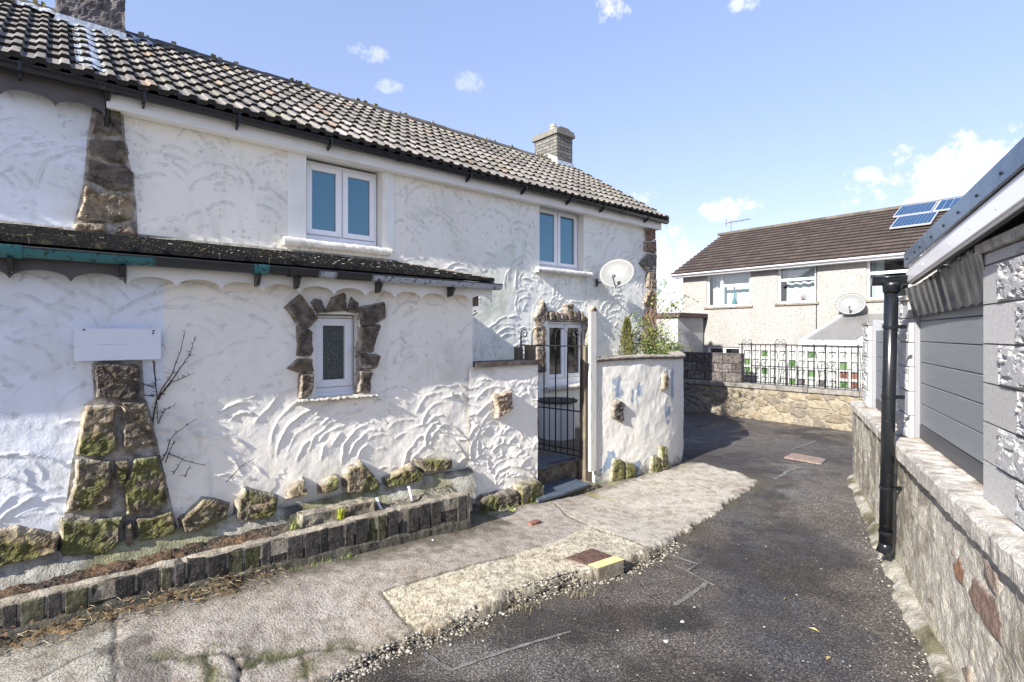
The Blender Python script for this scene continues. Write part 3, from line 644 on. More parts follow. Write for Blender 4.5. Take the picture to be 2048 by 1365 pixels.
# far chimney of grey bricks
f0, f1 = 8.08, 8.56
mb = MB(FH); mb.box((f0 + .01, 7.96, 4.9), (f1 - .01, 8.64, 6.12), (.16, .155, .14))
rg = np.random.RandomState(8); z = 5.15; row = 0
while z < 6.1:
    off = .11 if row % 2 else 0
    for (a0, a1, kind) in ((f0, f1, 0), (7.95, 8.65, 1)):
        x = a0 - off
        while x < a1 - .01:
            p0, p1 = max(a0, x), min(a1, x + .212)
            if p1 - p0 > .03:
                c = np.array([.18, .18, .165]) * rg.uniform(.65, 1.15)
                if kind == 0: mb.box((p0 + .003, 7.945, z + .004), (p1 - .003, 7.99, z + .064), c)
                else: mb.box((f0 - .005, p0 + .003, z + .004), (f0 + .04, p1 - .003, z + .064), c); mb.box((f1 - .04, p0 + .003, z + .004), (f1 + .005, p1 - .003, z + .064), c)
            x += .222
    z += .072; row += 1
ch = link('chimney', mb, M['brick_grey'], cottage)
mb = MB(FH); mb.box((f0 - .045, 7.905, 6.12), (f1 + .045, 8.695, 6.19), (.18, .175, .155)); mb.box((f0 - .03, 7.92, 6.19), (f1 + .03, 8.68, 6.25), (.17, .165, .15))
mb.prism([(f0, 6.25), (f1, 6.25), (f1 - .12, 6.31), (f0 + .12, 6.31)], 1, 7.95, 8.65, (.2, .2, .18)); link('chimney_cap', mb, M['brick_grey'], ch, bevel=.006)
mb = MB(FH); cp = ((f0 + f1) / 2, 8.3)
mb.tube([(*cp, 6.30), (*cp, 6.36), (*cp, 6.40)], [.085, .08, .078], 14, (.40, .38, .33)); mb.tube([(*cp, 6.40), (*cp, 6.42)], .095, 14, (.36, .34, .30)); mb.tube([(*cp, 6.42), (*cp, 6.47)], .065, 14, (.3, .29, .27))
link('chimney_pot', mb, M['pot'], ch, smooth=False)
mb = MB(FH); mb.box((f0 - .012, 7.92, 5.36), (f1 + .012, 7.944, 5.56)); mb.prism([(7.92, 5.36), (8.2, 5.55), (8.2, 5.75), (7.92, 5.60)], 0, f0 - .02, f0 - .008); leadstrip(mb, f0 - .1, f1 + .1, 7.80, 7.96, .05, 13)
link('lead_flashing', mb, M['lead'], cottage)

# ================================================================== THE LEAN-TO
D2 = 4.26; SL1 = 3.136
lean = thing('lean_to', 'single storey white lean-to with scalloped fascia, peeling gutter and small stone framed window', 'extension', hw(1, D2, .4), ROTH)
w4 = (pf(625, 0, 4.36)[0], pf(706, 0, 4.36)[0], pf(660, 789, 4.36)[1], pf(632, 631, 4.36)[1])
ZB = .50
def amp_l(s, z):
    return float(.0068 + .003 * sm(1.55, 1.15, z) * sm(.2, .7, s) + .003 * sm(1.5, 1.2, z) + .005 * sm(2.3, 2.9, s) * sm(1.8, 1.3, z))
def h_l(S, Z):
    h = trowel(S, Z, 720, 23, amp_l, up=0, rr=(.13, .60)); SS, ZZ = np.meshgrid(S, Z); return h + (fbm(SS * 3.5, ZZ * 3.5, 4, 15) - .5) * .022
LB = pf(328, 0, D2)[0]
def c_l(SS, ZZ, Hh):
    C = lerpc((.77, .81, .87), (.86, .83, .75), sm(LB - .01, LB + .01, SS + .15 * sm(1.6, 1.2, ZZ)))
    st = sm(.60, .78, fbm(SS * 16, ZZ * 2.5, 4, 41)) * sm(2.0, 1.0, ZZ); C = lerpc(C, (.52, .53, .46), st * .38)
    mo = sm(.56, .70, fbm(SS * 1.8 + 13, ZZ * 2.4, 5, 143)); C = lerpc(C, (.62, .63, .57), mo * .35)
    sp = sm(.70, .78, fbm(SS * 26, ZZ * 22, 3, 144)) * sm(.48, .6, fbm(SS * 2.5 + 5, ZZ * 2.5, 3, 145)); C = lerpc(C, (.30, .31, .27), sp * .45)
    C = lerpc(C, (.34, .33, .24), sm(.78, .52, ZZ + (fbm(SS * 7, ZZ * 5, 4, 45) - .5) * .35) * .5)
    g = sm(.5, .75, fbm(SS * 3, ZZ * 3, 4, 44)) * np.exp(-((SS - 2.75) / .28) ** 2 - ((ZZ - 1.25) / .35) ** 2); C = lerpc(C, (.42, .45, .36), g * .7)
    return ridge_shade(C, Hh, .1 + .32 * sm(1.0, 1.5, ZZ))
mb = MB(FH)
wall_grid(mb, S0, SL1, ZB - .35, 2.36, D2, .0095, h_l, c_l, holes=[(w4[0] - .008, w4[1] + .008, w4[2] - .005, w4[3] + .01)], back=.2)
mb.add([(SL1, D2, .1), (SL1, 6.0, .1), (SL1, 6.0, 2.7), (SL1, D2, 2.36)], [(0, 1, 2, 3)], (.74, .745, .73))
link('wall', mb, M['render'], lean, smooth=True)
window(lean, w4, 4.36, panes=1, glass='glass_frost', frame=.03, sash=.06, bottom=.06)
mb = MB(FH); rg = np.random.RandomState(6); a = pf(598, 0, 4.20)[0]; b = pf(756, 0, 4.20)[0]
S = np.linspace(a, b, 50); zt = w4[2] - .012
V = np.array([[(s, d + rg.uniform(-.008, .008), z + rg.uniform(-.006, .006)) for d, z in ((4.36, zt + .004), (4.215, zt), (4.205, zt - .02), (4.27, zt - .035))] for s in S])
mb.grid(V, None, np.ones(V.shape) * (.6, .57, .48) * (.5 + .7 * rg.rand(50, 4))[..., None]); link('sill', mb, M['render'], lean, smooth=True)
WS = [[(570, 615), (600, 591), (634, 636), (619, 656), (595, 648)], [(595, 653), (607, 651), (623, 665), (626, 703), (622, 712), (593, 712)], [(575, 737), (594, 719), (625, 719), (626, 743), (596, 744)],
      [(599, 748), (626, 747), (627, 771), (622, 790), (599, 798)], [(624, 606), (630, 600), (642, 601), (651, 623), (635, 626)], [(651, 625), (664, 596), (689, 586), (692, 622)],
      [(694, 623), (704, 596), (716, 606), (715, 626)], [(718, 617), (769, 605), (771, 636), (756, 644), (723, 653)], [(721, 655), (760, 651), (744, 703), (715, 704)],
      [(716, 707), (758, 711), (752, 737), (718, 738)], [(716, 741), (742, 741), (740, 785), (715, 785)]]
mb = MB(FH)
for i, p in enumerate(WS): stone(mb, p, D2 - .012, .038, 0.0, 120 + i, edge=.02, res=.008, rough=.006, col=[(.17, .145, .125), (.14, .125, .115), (.19, .155, .12)][i % 3])
link('stone_surround', mb, M['stone'], lean)
PS = [[(185, 727), (282, 728), (285, 795), (239, 800), (190, 795)], [(170, 810), (234, 810), (239, 895), (214, 912), (149, 912)], [(240, 802), (292, 802), (316, 892), (241, 900)],
      [(151, 917), (224, 917), (226, 1021), (128, 1025)], [(226, 919), (260, 914), (256, 963), (234, 970)], [(265, 914), (317, 907), (338, 1009), (248, 1031), (244, 968)],
      [(119, 1036), (246, 1029), (239, 1085), (209, 1107), (117, 1114)], [(244, 1041), (265, 1036), (273, 1092), (244, 1097)], [(268, 1036), (346, 1014), (355, 1063), (273, 1087)]]
mb = MB(FH)
for i, p in enumerate(PS): stone(mb, p, D2 - .015, .055, [0, .45, .3, .35, .6, .7, .95, .3, .9][i], 150 + i, edge=.03, res=.009, rough=.010, shrink=.006, col=(.23, .20, .145) if i else (.14, .12, .10))
pz = MB(FH); pz.prism([pf(u, v, D2 - .012) for u, v in [(187, 722), (284, 722), (290, 800), (318, 900), (356, 1065), (300, 1090), (240, 1108), (117, 1116), (145, 915), (172, 808), (188, 797)]], 1, D2 - .016, D2 + .02, (.40, .39, .36))
mb.v += pz.v; mb.f += [tuple(i + mb.n for i in f) for f in pz.f]; mb.c += pz.c; mb.m += pz.m; mb.n += pz.n
link('stone_pier', mb, M['stone'], lean)
BS = [[(-120, 1095), (-60, 1065), (34, 1055), (119, 1070), (117, 1097), (0, 1131), (-120, 1165)], [(356, 1036), (404, 995), (458, 1009), (448, 1036), (365, 1063)], [(472, 1002), (487, 975), (555, 992), (545, 1026), (497, 1038), (468, 1036)],
      [(570, 982), (604, 953), (614, 987), (575, 997)], [(636, 968), (670, 948), (674, 978), (636, 987)], [(686, 943), (719, 922), (752, 957), (754, 978), (686, 984)],
      [(765, 957), (819, 926), (843, 945), (831, 961), (769, 974)], [(827, 918), (897, 916), (899, 937), (843, 945)]]
for i, p in enumerate(BS):
    mb = MB(FH); stone(mb, p, D2 - .012, .07, [.6, .4, .6, .25, .6, .35, .55, .4][i], 200 + i, edge=.04, res=.009, col=(.22, .19, .13)); link('plinth_stone', mb, M['stone'], lean)
# smooth plinth ledge below the stones
S = np.arange(S0, SL1 - .02, .02)
prf = [(D2 - .03, ZB + .03), (D2 - .055, ZB - .005), (D2 - .075, ZB - .05), (D2 - .095, ZB - .13), (D2 - .10, ZB - .30)]
V = np.array([[(s, d + (vnoise(s * 4.0, j * 1.0, 3) - .5) * .03, z + (vnoise(s * 3.0, j * 1.0, 9) - .5) * .03) for j, (d, z) in enumerate(prf)] for s in S])
t = fbm(V[..., 0] * 2, V[..., 2] * 3, 4, 77); C = lerpc((.50, .50, .44), (.10, .10, .085), sm(.47, .62, t)); C = lerpc(C, (.30, .31, .12), sm(.55, .7, fbm(V[..., 0] * 3 + 7, V[..., 2] * 3, 3, 78)) * .6)
mb = MB(FH); mb.grid(V, None, C); link('plinth_ledge', mb, M['coping'], lean, smooth=True)
# roof
mb = MB(FH)
def tc_l(rg, n, k): return np.array([.26, .25, .23]) * rg.uniform(.65, 1.3, (n, 1))
tile_roof(mb, S0, 3.24, 4.07, 2.375, 6.0, 2.735, 12, .16, .003, .022, tc_l, 9, shape='flat', lip_shade=.05)
mb.add([(S0, 4.08, 2.35), (3.22, 4.08, 2.35), (3.22, 6.0, 2.71), (S0, 6.0, 2.71)], [(3, 2, 1, 0)], (.04, .04, .04))
link('roof', mb, M['lean_tile'], lean)
mb = MB(FH); rg = np.random.RandomState(12)      # lumps of moss and grit lying along the roof
for k in range(260):
    s = rg.uniform(-1, 3.1); D = rg.beta(1.2, 1.0) * 1.8 + 4.12; z = 2.375 + (D - 4.07) / 1.93 * .36 + .012; r = rg.uniform(.004, .011)
    mb.box((s - r, D - r, z), (s + r, D + r, z + r * 1.1), [(.10, .085, .035), (.17, .16, .11), (.06, .05, .035)][rg.randint(3)], jit=r * .4)
link('roof_moss', mb, M['lean_tile'], lean)['kind'] = 'stuff'
mb = MB(FH); mb.prism([(4.05, 2.33), (4.10, 2.41), (6.0, 2.765), (6.0, 2.70)], 0, 3.225, 3.255, (.22, .21, .2)); link('verge', mb, M['coping'], lean)
mb = MB(FH); mb.prism([(5.955, 2.725), (5.99, 2.775), (5.99, 2.70)], 0, S0, 3.22, (.30, .29, .26)); link('mortar_flashing', mb, M['coping'], lean)
# scalloped fascia
sB = pf(253, 0, 4.16)[0]
mb = MB(FH); scallops(mb, sB + .002, 3.30, 4.15, 2.33, 2.165, .27, .058, .02); link('scalloped_fascia', mb, M['fascia'], lean)
mb = MB(FH); scallops(mb, sB - .27 * 11, sB - .002, 4.148, 2.33, 2.165, .27, .058, .02); link('scalloped_fascia', mb, M['fascia_dark'], lean)
mb = MB(FH); mb.box((S0, 4.172, 2.31), (3.29, 4.26, 2.33)); link('soffit', mb, M['fascia'], lean)
def gc(s):
    v = vnoise(np.array(s * 5.0), np.array(1.0), 8)
    if s < 1.15: return (.03, .16, .17) if v > .42 else (.025, .03, .033)
    return (.36, .40, .46) if v > .45 else (.02, .022, .025)
mb = MB(FH); half_gutter(mb, S0, 3.33, 4.075, 2.335, .055, colf=gc, seg=160)
for u in (20, 520, 590, 1000):
    s = pf(u, 0, 4.07)[0]; th = np.linspace(math.pi * .96, 2.04 * math.pi, 9)
    if s < 3.3: mb.grid(np.array([[(a, 4.075 + .063 * math.cos(t), 2.335 + .063 * math.sin(t)) for t in th] for a in (s - .05, s - .02, s + .02, s + .05)]), None, np.array(gc(s)))
gut = link('gutter', mb, M['gutter_peel'], lean, smooth=True)
for u in (20, 245, 517, 596, 760, 905):
    s = pf(u, 0, 4.07)[0]; mb = MB(FH); mb.prism([(4.03, 2.27), (4.08, 2.20), (4.14, 2.19), (4.14, 2.30)], 0, s - .012, s + .012); link('bracket', mb, M['gutter'], gut)
mb = MB(FH); mb.box((3.17, 4.3, 2.13), (3.24, 4.40, 2.32)); link('rafter_end', mb, M['wood'], lean)
hk = MB(FH); p0 = pf(946, 632, 4.3); hk.tube([(SL1, 4.3, p0[1]), (SL1 + .05, 4.3, p0[1] + .01), (SL1 + .085, 4.3, p0[1] + .03), (SL1 + .07, 4.3, p0[1] + .055), (SL1 + .045, 4.3, p0[1] + .04)], .006, 6); link('wall_hook', hk, M['iron'], lean)

# blank white board on the lean-to
b0 = pf(148, 656, D2 - .05); b1 = pf(322, 659, D2 - .05); b2 = pf(148, 722, D2 - .05); b3 = pf(322, 720, D2 - .05)
D5 = D2 - .045
bz0 = (b2[1] + b3[1]) / 2; bz1 = (b0[1] + b1[1]) / 2
board = thing('board', 'blank weathered white wooden board screwed to the lean-to wall above the stone pier', 'board', hw(b0[0], D5, bz0), ROTH)
mb = MB(FH); mb.box((b0[0], D5 - .012, bz0), (b1[0], D5 + .012, bz1)); link('panel', mb, M['white_wood'], board, bevel=.002)
for (u, v) in ((168, 660), (307, 662), (306, 667)):
    s, z = pf(u, v, D5 - .013); mb = MB(FH); mb.tube([(s, D5 - .016, z), (s, D5, z)], .006, 8); link('screw', mb, M['rust'], board)

# ================================================================== GATE WALL, CURVED WALL
gw = thing('garden_wall', 'white trowelled garden wall left of the iron gate with mossy boulders at its foot', 'garden wall', hw(3.5, D2, 0), ROTH)
GS1 = pf(1076, 0, D2 - .03)[0]
def amp_g(s, z): return float(.009 + .004 * sm(1.3, .9, z))
def h_g(S, Z):
    h = trowel(S, Z, 330, 57, amp_g, up=.1, rr=(.12, .42)); SS, ZZ = np.meshgrid(S, Z); return h + (fbm(SS * 4, ZZ * 4, 4, 16) - .5) * .03
def c_g(SS, ZZ, Hh):
    C = np.ones(SS.shape + (3,)) * (.82, .80, .735); g = sm(.55, .75, fbm(SS * 6, ZZ * 5, 4, 47)) * sm(1.0, 1.5, ZZ); return lerpc(C, (.5, .51, .46), g * .5)
mb = MB(FH); wall_grid(mb, SL1 - .06, GS1, -.05, 1.52, D2 - .02, .0095, h_g, c_g)
mb.add([(GS1, D2 - .02, -.05), (GS1, D2 + .16, -.05), (GS1, D2 + .16, 1.52), (GS1, D2 - .02, 1.52)], [(0, 1, 2, 3)], (.6, .6, .56))
mb.add([(SL1, D2 + .16, -.05), (GS1, D2 + .16, -.05), (GS1, D2 + .16, 1.52), (SL1, D2 + .16, 1.52)], [(3, 2, 1, 0)], (.7, .7, .66))
link('wall', mb, M['render'], gw, smooth=True)
mb = MB(FH); rough_box(mb, (SL1 + .002, D2 - .06, 1.515), (GS1 + .01, D2 + .19, 1.565), .02, .008, 7, np.array([.13, .11, .10])); link('coping', mb, M['coping'], gw)
for i, (p, c, ms) in enumerate([([(945, 1007), (959, 990), (1021, 976), (1026, 999), (1013, 1025), (947, 1034)], (.17, .15, .12), .3), ([(1028, 966), (1067, 955), (1079, 966), (1081, 1018), (1034, 1026), (1024, 999)], (.34, .31, .23), .6)]):
    mb = MB(FH); stone(mb, p, D2 - .03, .11, ms, 240 + i, edge=.06, res=.010, col=c); link('boulder', mb, M['stone'], gw)
mb = MB(FH); stone(mb, [(984, 793), (1017, 781), (1020, 818), (990, 837)], D2 - .03, .06, 0, 251, edge=.015, res=.008, col=(.30, .25, .20)); link('inset_stone', mb, M['stone'], gw)

# curved wall
cw = thing('curved_garden_wall', 'white painted curved garden wall right of the gate with blue grey flaking patches and dark coping', 'garden wall', hw(6, 4.2, 0), ROTH)
ctrl = [(4.98, 4.25), (5.3, 4.20), (5.8, 4.14), (6.3, 4.12), (6.7, 4.17), (7.05, 4.32), (7.4, 4.55), (7.75, 4.82), (8.1, 5.15), (8.4, 5.5), (8.62, 5.8), (8.75, 6.05)]
def spline(P, n):
    P = np.array(P, float); t = np.arange(len(P)); out = []
    for x in np.linspace(0, len(P) - 1, n):
        i = min(int(x), len(P) - 2); f = x - i; p0 = P[max(i - 1, 0)]; p1, p2 = P[i], P[i + 1]; p3 = P[min(i + 2, len(P) - 1)]
        out.append(.5 * ((2 * p1) + (-p0 + p2) * f + (2 * p0 - 5 * p1 + 4 * p2 - p3) * f * f + (-p0 + 3 * p1 - 3 * p2 + p3) * f ** 3))
    return np.array(out)
CP = spline(ctrl, 420); CL = np.concatenate([[0], np.cumsum(np.linalg.norm(np.diff(CP, axis=0), axis=1))])
TN = np.gradient(CP, axis=0); TN /= np.linalg.norm(TN, axis=1)[:, None]; NRM = np.stack([TN[:, 1], -TN[:, 0]], -1)   # points to the road
def cpt(l, off):
    return np.stack([np.interp(l, CL, CP[:, 0]) + np.interp(l, CL, NRM[:, 0]) * off, np.interp(l, CL, CP[:, 1]) + np.interp(l, CL, NRM[:, 1]) * off], -1)
WT = 1.53
def ztop(l): return WT + .035 * np.sin(l * 2.2) * .4
Lx = np.arange(0, CL[-1], .014); Zx = np.linspace(-.05, 1, 105); LL, ZZ = np.meshgrid(Lx, Zx); ZZ = np.where(ZZ > 0, ZZ * ztop(LL), ZZ)
hh = trowel(Lx, np.linspace(-.05, 1.53, 105), 160, 71, lambda s, z: .006, rr=(.1, .35)) + (fbm(LL * 5, ZZ * 5, 4, 18) - .5) * .025
P2 = np.stack([np.interp(LL, CL, CP[:, 0]) + np.interp(LL, CL, NRM[:, 0]) * hh, np.interp(LL, CL, CP[:, 1]) + np.interp(LL, CL, NRM[:, 1]) * hh], -1)
C = np.ones(LL.shape + (3,)) * (.64, .63, .585)
def cl_of(u, v):   # length along the curve and height for a pixel on the curved wall
    ray = np.array([(u - CU) / FPX, 1.0]); W = FH.w(np.c_[CP, np.zeros(len(CP))]); cr = W[:, 0] * ray[1] - W[:, 1] * ray[0]
    i = np.argmin(np.abs(cr[:260])); return CL[i], H - (v - CV) / FPX * W[i, 1]
for (u, v, ru, rv, kk) in [(1236, 770, .10, .16, 0), (1274, 785, .13, .17, 1), (1217, 925, .10, .22, 2), (1275, 940, .07, .12, 3), (1335, 820, .10, .20, 4), (1345, 760, .05, .25, 5), (1200, 795, .05, .14, 6)]:
    l, z = cl_of(u, v); m = 1 - np.hypot((LL - l) / ru, (ZZ - z) / rv) + (fbm(LL * 13, ZZ * 11, 5, 100 + kk) - .5) * 3; C = lerpc(C, (.19, .255, .35), sm(.25, .5, m) * .95)
st = sm(.55, .8, fbm(LL * 10, ZZ * 1.5, 4, 49)); C = lerpc(C, (.52, .53, .48), st * .35)
C = lerpc(C, (.10, .11, .09), sm(.16, .02, ZZ + (fbm(LL * 9, ZZ * 9, 3, 50) - .5) * .25) * .8)
mb = MB(FH); mb.grid(np.concatenate([P2, ZZ[..., None]], -1), None, C)
l2 = np.arange(0, CL[-1], .1); q = cpt(l2, -.16); mb.grid(np.stack([np.c_[q, np.zeros(len(q))], np.c_[q, np.full(len(q), 1.5)]]), None, (.7, .7, .68))
q0, q1 = cpt(np.array([0.0]), 0)[0], cpt(np.array([0.0]), -.16)[0]; mb.add([(*q0, 0), (*q1, 0), (*q1, 1.53), (*q0, 1.53)], [(0, 1, 2, 3)], (.6, .6, .57))
link('wall', mb, M['render'], cw, smooth=True)
mb = MB(FH); lc = np.arange(0, CL[-1], .03); prf = [(.035, -.022), (.045, .0), (.03, .022), (-.17, .026), (-.19, .0), (-.17, -.02)]
rg = np.random.RandomState(3)
V = np.stack([np.concatenate([cpt(lc, o) , (ztop(lc) + dz + rg.uniform(-.005, .005, len(lc)))[:, None]], -1) for o, dz in prf + [prf[0]]])
cc = np.ones(V.shape) * (.12, .105, .095); cc[2:4] = (.36, .33, .29); mb.grid(V, None, cc); mb.add(V[:6, 0], [(0, 1, 2, 3, 4, 5)], (.12, .1, .09)); link('coping', mb, M['coping'], cw)
def curve_coord(X, h, Z): 
    q = cpt(X, 0); n0 = np.interp(X, CL, NRM[:, 0]); n1 = np.interp(X, CL, NRM[:, 1]); return np.stack([q[..., 0] + n0 * (h + .008), q[..., 1] + n1 * (h + .008), Z], -1)
for i, (p, c, ms) in enumerate([([(1222, 808), (1232, 800), (1243, 805), (1244, 843), (1222, 835)], (.10, .09, .08), 0), ([(1322, 752), (1327, 745), (1331, 756), (1330, 780), (1321, 780)], (.12, .10, .08), 0),
                                ([(1214, 980), (1224, 917), (1240, 919), (1243, 975)], (.22, .20, .13), .7), ([(1245, 976), (1246, 924), (1263, 926), (1263, 959)], (.20, .19, .14), .6), ([(1298, 948), (1301, 912), (1313, 912), (1315, 945)], (.16, .16, .10), .6), ([(1315, 944), (1316, 890), (1327, 892), (1333, 936)], (.15, .15, .1), .7)]):
    mb = MB(FH); stone(mb, p, 0, .05, ms, 260 + i, edge=.03, res=.010, col=c, conv=lambda u, v, D: cl_of(u, v), tocoord=curve_coord); link('inset_stone', mb, M['stone'], cw)

# ================================================================== PAVEMENT AND ROAD
edge_px = [(500, 1480), (590, 1400), (652, 1365), (700, 1332), (742, 1308), (832, 1270), (900, 1243), (962, 1214), (1060, 1172), (1128, 1150), (1180, 1141), (1240, 1120), (1300, 1101), (1350, 1078), (1392, 1046), (1440, 1018), (1478, 990), (1524, 962), (1460, 942), (1405, 927)]
E = [pp(u, v) for u, v in edge_px]
Es = sorted(E[:18]); EDGE = (np.array([e[0] for e in Es]), np.array([e[1] for e in Es]))
poly = [(-4.5, 4.6)] + [(-4.5, .2), (E[0][0] - 1.6, .2), (E[0][0] - .3, E[0][1] - .35)] + E + [(6.6, 4.25), (5.0, 4.6)]
PX = np.arange(-3.2, 7.0, .0145); PY = np.arange(.9, 4.4, .0145); SS, DD = np.meshgrid(PX, PY)
d = polydist(SS, DD, poly); flat = sm(3.6, 4.6, SS)
d = d + (fbm(SS * 6, DD * 6, 3, 61) - .5) * (.05 + .08 * flat) + (fbm(SS * 28, DD * 28, 3, 611) - .5) * .014
zp = zp2(SS, DD)
hgt = zp + .012 + (fbm(SS * 2.2, DD * 2.2, 5, 62) - .5) * .03 + (fbm(SS * 16, DD * 16, 3, 64) - .5) * .008
Zv = np.where(d > 0, hgt - (zp + .012) * sm(.045, 0, d) * .25, hgt * .75 + d * 4.5); Zv = np.maximum(Zv, -.12)
zone = np.ones(SS.shape + (3,)) * (.375, .345, .31)
slabB = [pp(*p) for p in [(759, 1189), (839, 1278), (900, 1300), (1100, 1220), (1299, 1120), (1330, 1090), (1190, 1042), (1117, 1086), (930, 1139)]]
slabC = [pp(*p) for p in [(1133, 1032), (1299, 1098), (1400, 1080), (1540, 962), (1400, 915), (1200, 985)]]
mB = sm(-.008, .008, polydist(SS, DD, slabB)); zone = lerpc(zone, (.58, .545, .44), mB)
gr = vnoise(SS * 70, DD * 70, 66); zone = zone * (1 - .5 * (mB * (gr < .28)))[..., None]
mC = sm(-.01, .01, polydist(SS, DD, slabC)); zone = lerpc(zone, (.465, .44, .39), mC)
zone = lerpc(zone, (.34, .33, .29), sm(.02, -.02, SS - pp(231, 1300)[0] + .0) )
cracks = [([(759, 1189), (800, 1235), (839, 1278)], .007), ([(759, 1189), (930, 1139), (1030, 1110)], .006), ([(1133, 1032), (1170, 1050), (1204, 1065), (1260, 1082), (1299, 1098)], .008),
          ([(297, 1323), (370, 1319), (414, 1309), (468, 1314), (526, 1323), (585, 1316), (633, 1304), (700, 1297), (742, 1308)], .008), ([(414, 1309), (424, 1338), (419, 1375)], .008),
          ([(604, 1316), (612, 1340), (622, 1400)], .008), ([(231, 1210), (230, 1280), (232, 1420)], .007), ([(229, 1289), (150, 1325), (60, 1372)], .006), ([(468, 1314), (480, 1340), (510, 1336), (526, 1323)], .008),
          ([(480, 1340), (470, 1400)], .008), ([(1390, 967), (1435, 988)], .006), ([(1133, 1032), (1110, 1010)], .007)]
for cp_, wd in cracks:
    pts = [pp(*p) for p in cp_]; wob = (fbm(SS * 25, DD * 25, 3, 68) - .5) * .03
    dd = np.abs(linedist(SS + wob, DD + wob * .7, pts)); k = sm(wd * 1.2 + .006, wd * .3, dd); Zv -= k * .010; zone = lerpc(zone, (.045, .045, .03), k * .85)
    if wd == .008 and cp_[0][1] > 1200:
        g = sm(.10, .0, dd) * sm(.45, .62, fbm(SS * 9, DD * 9, 4, 69)); zone = lerpc(zone, (.085, .095, .03), g * .85)
s_, D_ = pp(265, 1330); g = sm(.0, .5, 1 - np.hypot((SS - s_) / .14, (DD - D_) / .35) + (fbm(SS * 8, DD * 8, 4, 70) - .5) * 1.6); zone = lerpc(zone, (.11, .10, .09), g * .8)
# moss and dirt close to the walls; broken edge of stones
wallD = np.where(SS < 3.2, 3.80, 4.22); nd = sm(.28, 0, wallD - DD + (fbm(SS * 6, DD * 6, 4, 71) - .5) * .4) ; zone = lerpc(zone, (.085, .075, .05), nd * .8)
g = sm(.58, .70, fbm(SS * 5 + 9, DD * 5, 4, 73)) * sm(.8, .2, wallD - DD) * sm(3.5, 4.2, SS); zone = lerpc(zone, (.28, .27, .10), g * .7)
eg = sm(.10, 0, d); peb = vnoise(SS * 38, DD * 38, 74); Zv += eg * (peb - .4) * .012 * (1 - flat) * (d > 0); zone = lerpc(zone, (.42, .40, .33), eg * (peb > .6) * .6 * (1 - flat) * (d > .0)); zone = lerpc(zone, (.09, .085, .07), eg * (peb < .42) * .7 * (d > 0)); zone = lerpc(zone, (.17, .16, .13), sm(.004, -.004, d))
keep = (d > -.028) & (DD < 4.4); keep = keep[:-1, :-1] & keep[1:, 1:] & keep[1:, :-1] & keep[:-1, 1:]
mb = MB(FH); mb.grid(np.stack([SS, DD, Zv], -1), keep, zone); struct(link('pavement', mb, M['concrete'], smooth=True, rot=ROTH))

def seg(a, b, st): return np.arange(a, b, st)
gx = np.concatenate([[-600, -150, -40, -12, -5], seg(-3, 9, .045), [10, 14, 40, 150, 600]]); gy = np.concatenate([[-600, -150, -40, -8, 0, .8], seg(1.6, 13, .045), [14, 17, 22, 40, 150, 600]])
X, Y = np.meshgrid(gx, gy); near = sm(-3.2, -2.5, X) * sm(9.5, 8, X) * sm(1.4, 1.8, Y) * sm(13.4, 12, Y)
Z = ((fbm(X * .8, Y * .8, 4, 81) - .5) * .05 + (fbm(X * 7, Y * 7, 3, 82) - .5) * .008) * near - .01
C = np.ones(X.shape + (3,)) * (.115, .103, .092)
f1_ = fbm(X * .9, Y * .9, 4, 83); C = lerpc(C, (.056, .050, .046), sm(.45, .62, f1_))
C = lerpc(C, (.15, .14, .128), sm(.60, .72, fbm(X * 1.3 + 4, Y * 1.3, 5, 84)) * .9)
def rp(u, v): return pg(u, v, 0)
def blotch(C, u, v, ru, rv, col, seed, k=1.0, nz=1.4):
    x, y = rp(u, v); m = sm(0, .5, 1 - np.hypot((X - x) / ru, (Y - y) / rv) + (fbm(X * 5, Y * 5, 4, seed) - .5) * nz); return lerpc(C, col, m * k)
C = blotch(C, 1290, 1235, .42, .22, (.045, .036, .033), 85, .9); C = blotch(C, 1330, 1240, .18, .12, (.03, .03, .028), 86, .9)
C = blotch(C, 1620, 1270, .45, .7, (.066, .068, .076), 87, .8); C = blotch(C, 1010, 1320, .9, .25, (.15, .142, .135), 88, .9); C = blotch(C, 1450, 1000, .5, 1.0, (.135, .13, .115), 89, .7)  # first blotch: bluish sky sheen on wet asphalt put into the colour
C = blotch(C, 1600, 900, 2.2, .6, (.11, .105, .10), 90, .5)
e1 = polydist(X, Y, [tuple(FH.w(np.array([s, D, 0]))[:2]) for s, D in poly]); C = lerpc(C, (.10, .09, .06), sm(-.22, -.02, e1 + (fbm(X * 6, Y * 6, 3, 91) - .5) * .25) * .8)
mb = MB(); mb.add(np.stack([X, Y, Z], -1).reshape(-1, 3), [], C.reshape(-1, 3)) if False else mb.grid(np.stack([X, Y, Z], -1), None, C)
struct(link('road', mb, M['asphalt'], smooth=True, loc=(0, 0, 0)))
# pale sealing lines of old trenches and patches
def strip(mb, px, w, z=.012, seed=0):
    pts = [np.array(rp(u, v)) for u, v in px]
    for a, b in zip(pts[:-1], pts[1:]):
        L = np.linalg.norm(b - a); t = (b - a) / L; n = np.array([-t[1], t[0]]); k = max(3, int(L / .03)); tt = np.linspace(0, 1, k + 1)
        wl = w / 2 * (.25 + 1.1 * vnoise(tt * L * 30, tt * 0, seed)); wr = w / 2 * (.25 + 1.1 * vnoise(tt * L * 34, tt * 0 + 5, seed)); c = a + tt[:, None] * (b - a)
        zz = ((fbm(c[:, 0] * .8, c[:, 1] * .8, 4, 81) - .5) * .05 + (fbm(c[:, 0] * 7, c[:, 1] * 7, 3, 82) - .5) * .008) - .01 + z * .5
        mb.grid(np.stack([np.c_[c - n * wl[:, None], zz], np.c_[c + n * wr[:, None], zz + .002]]), None, (.17, .17, .165))
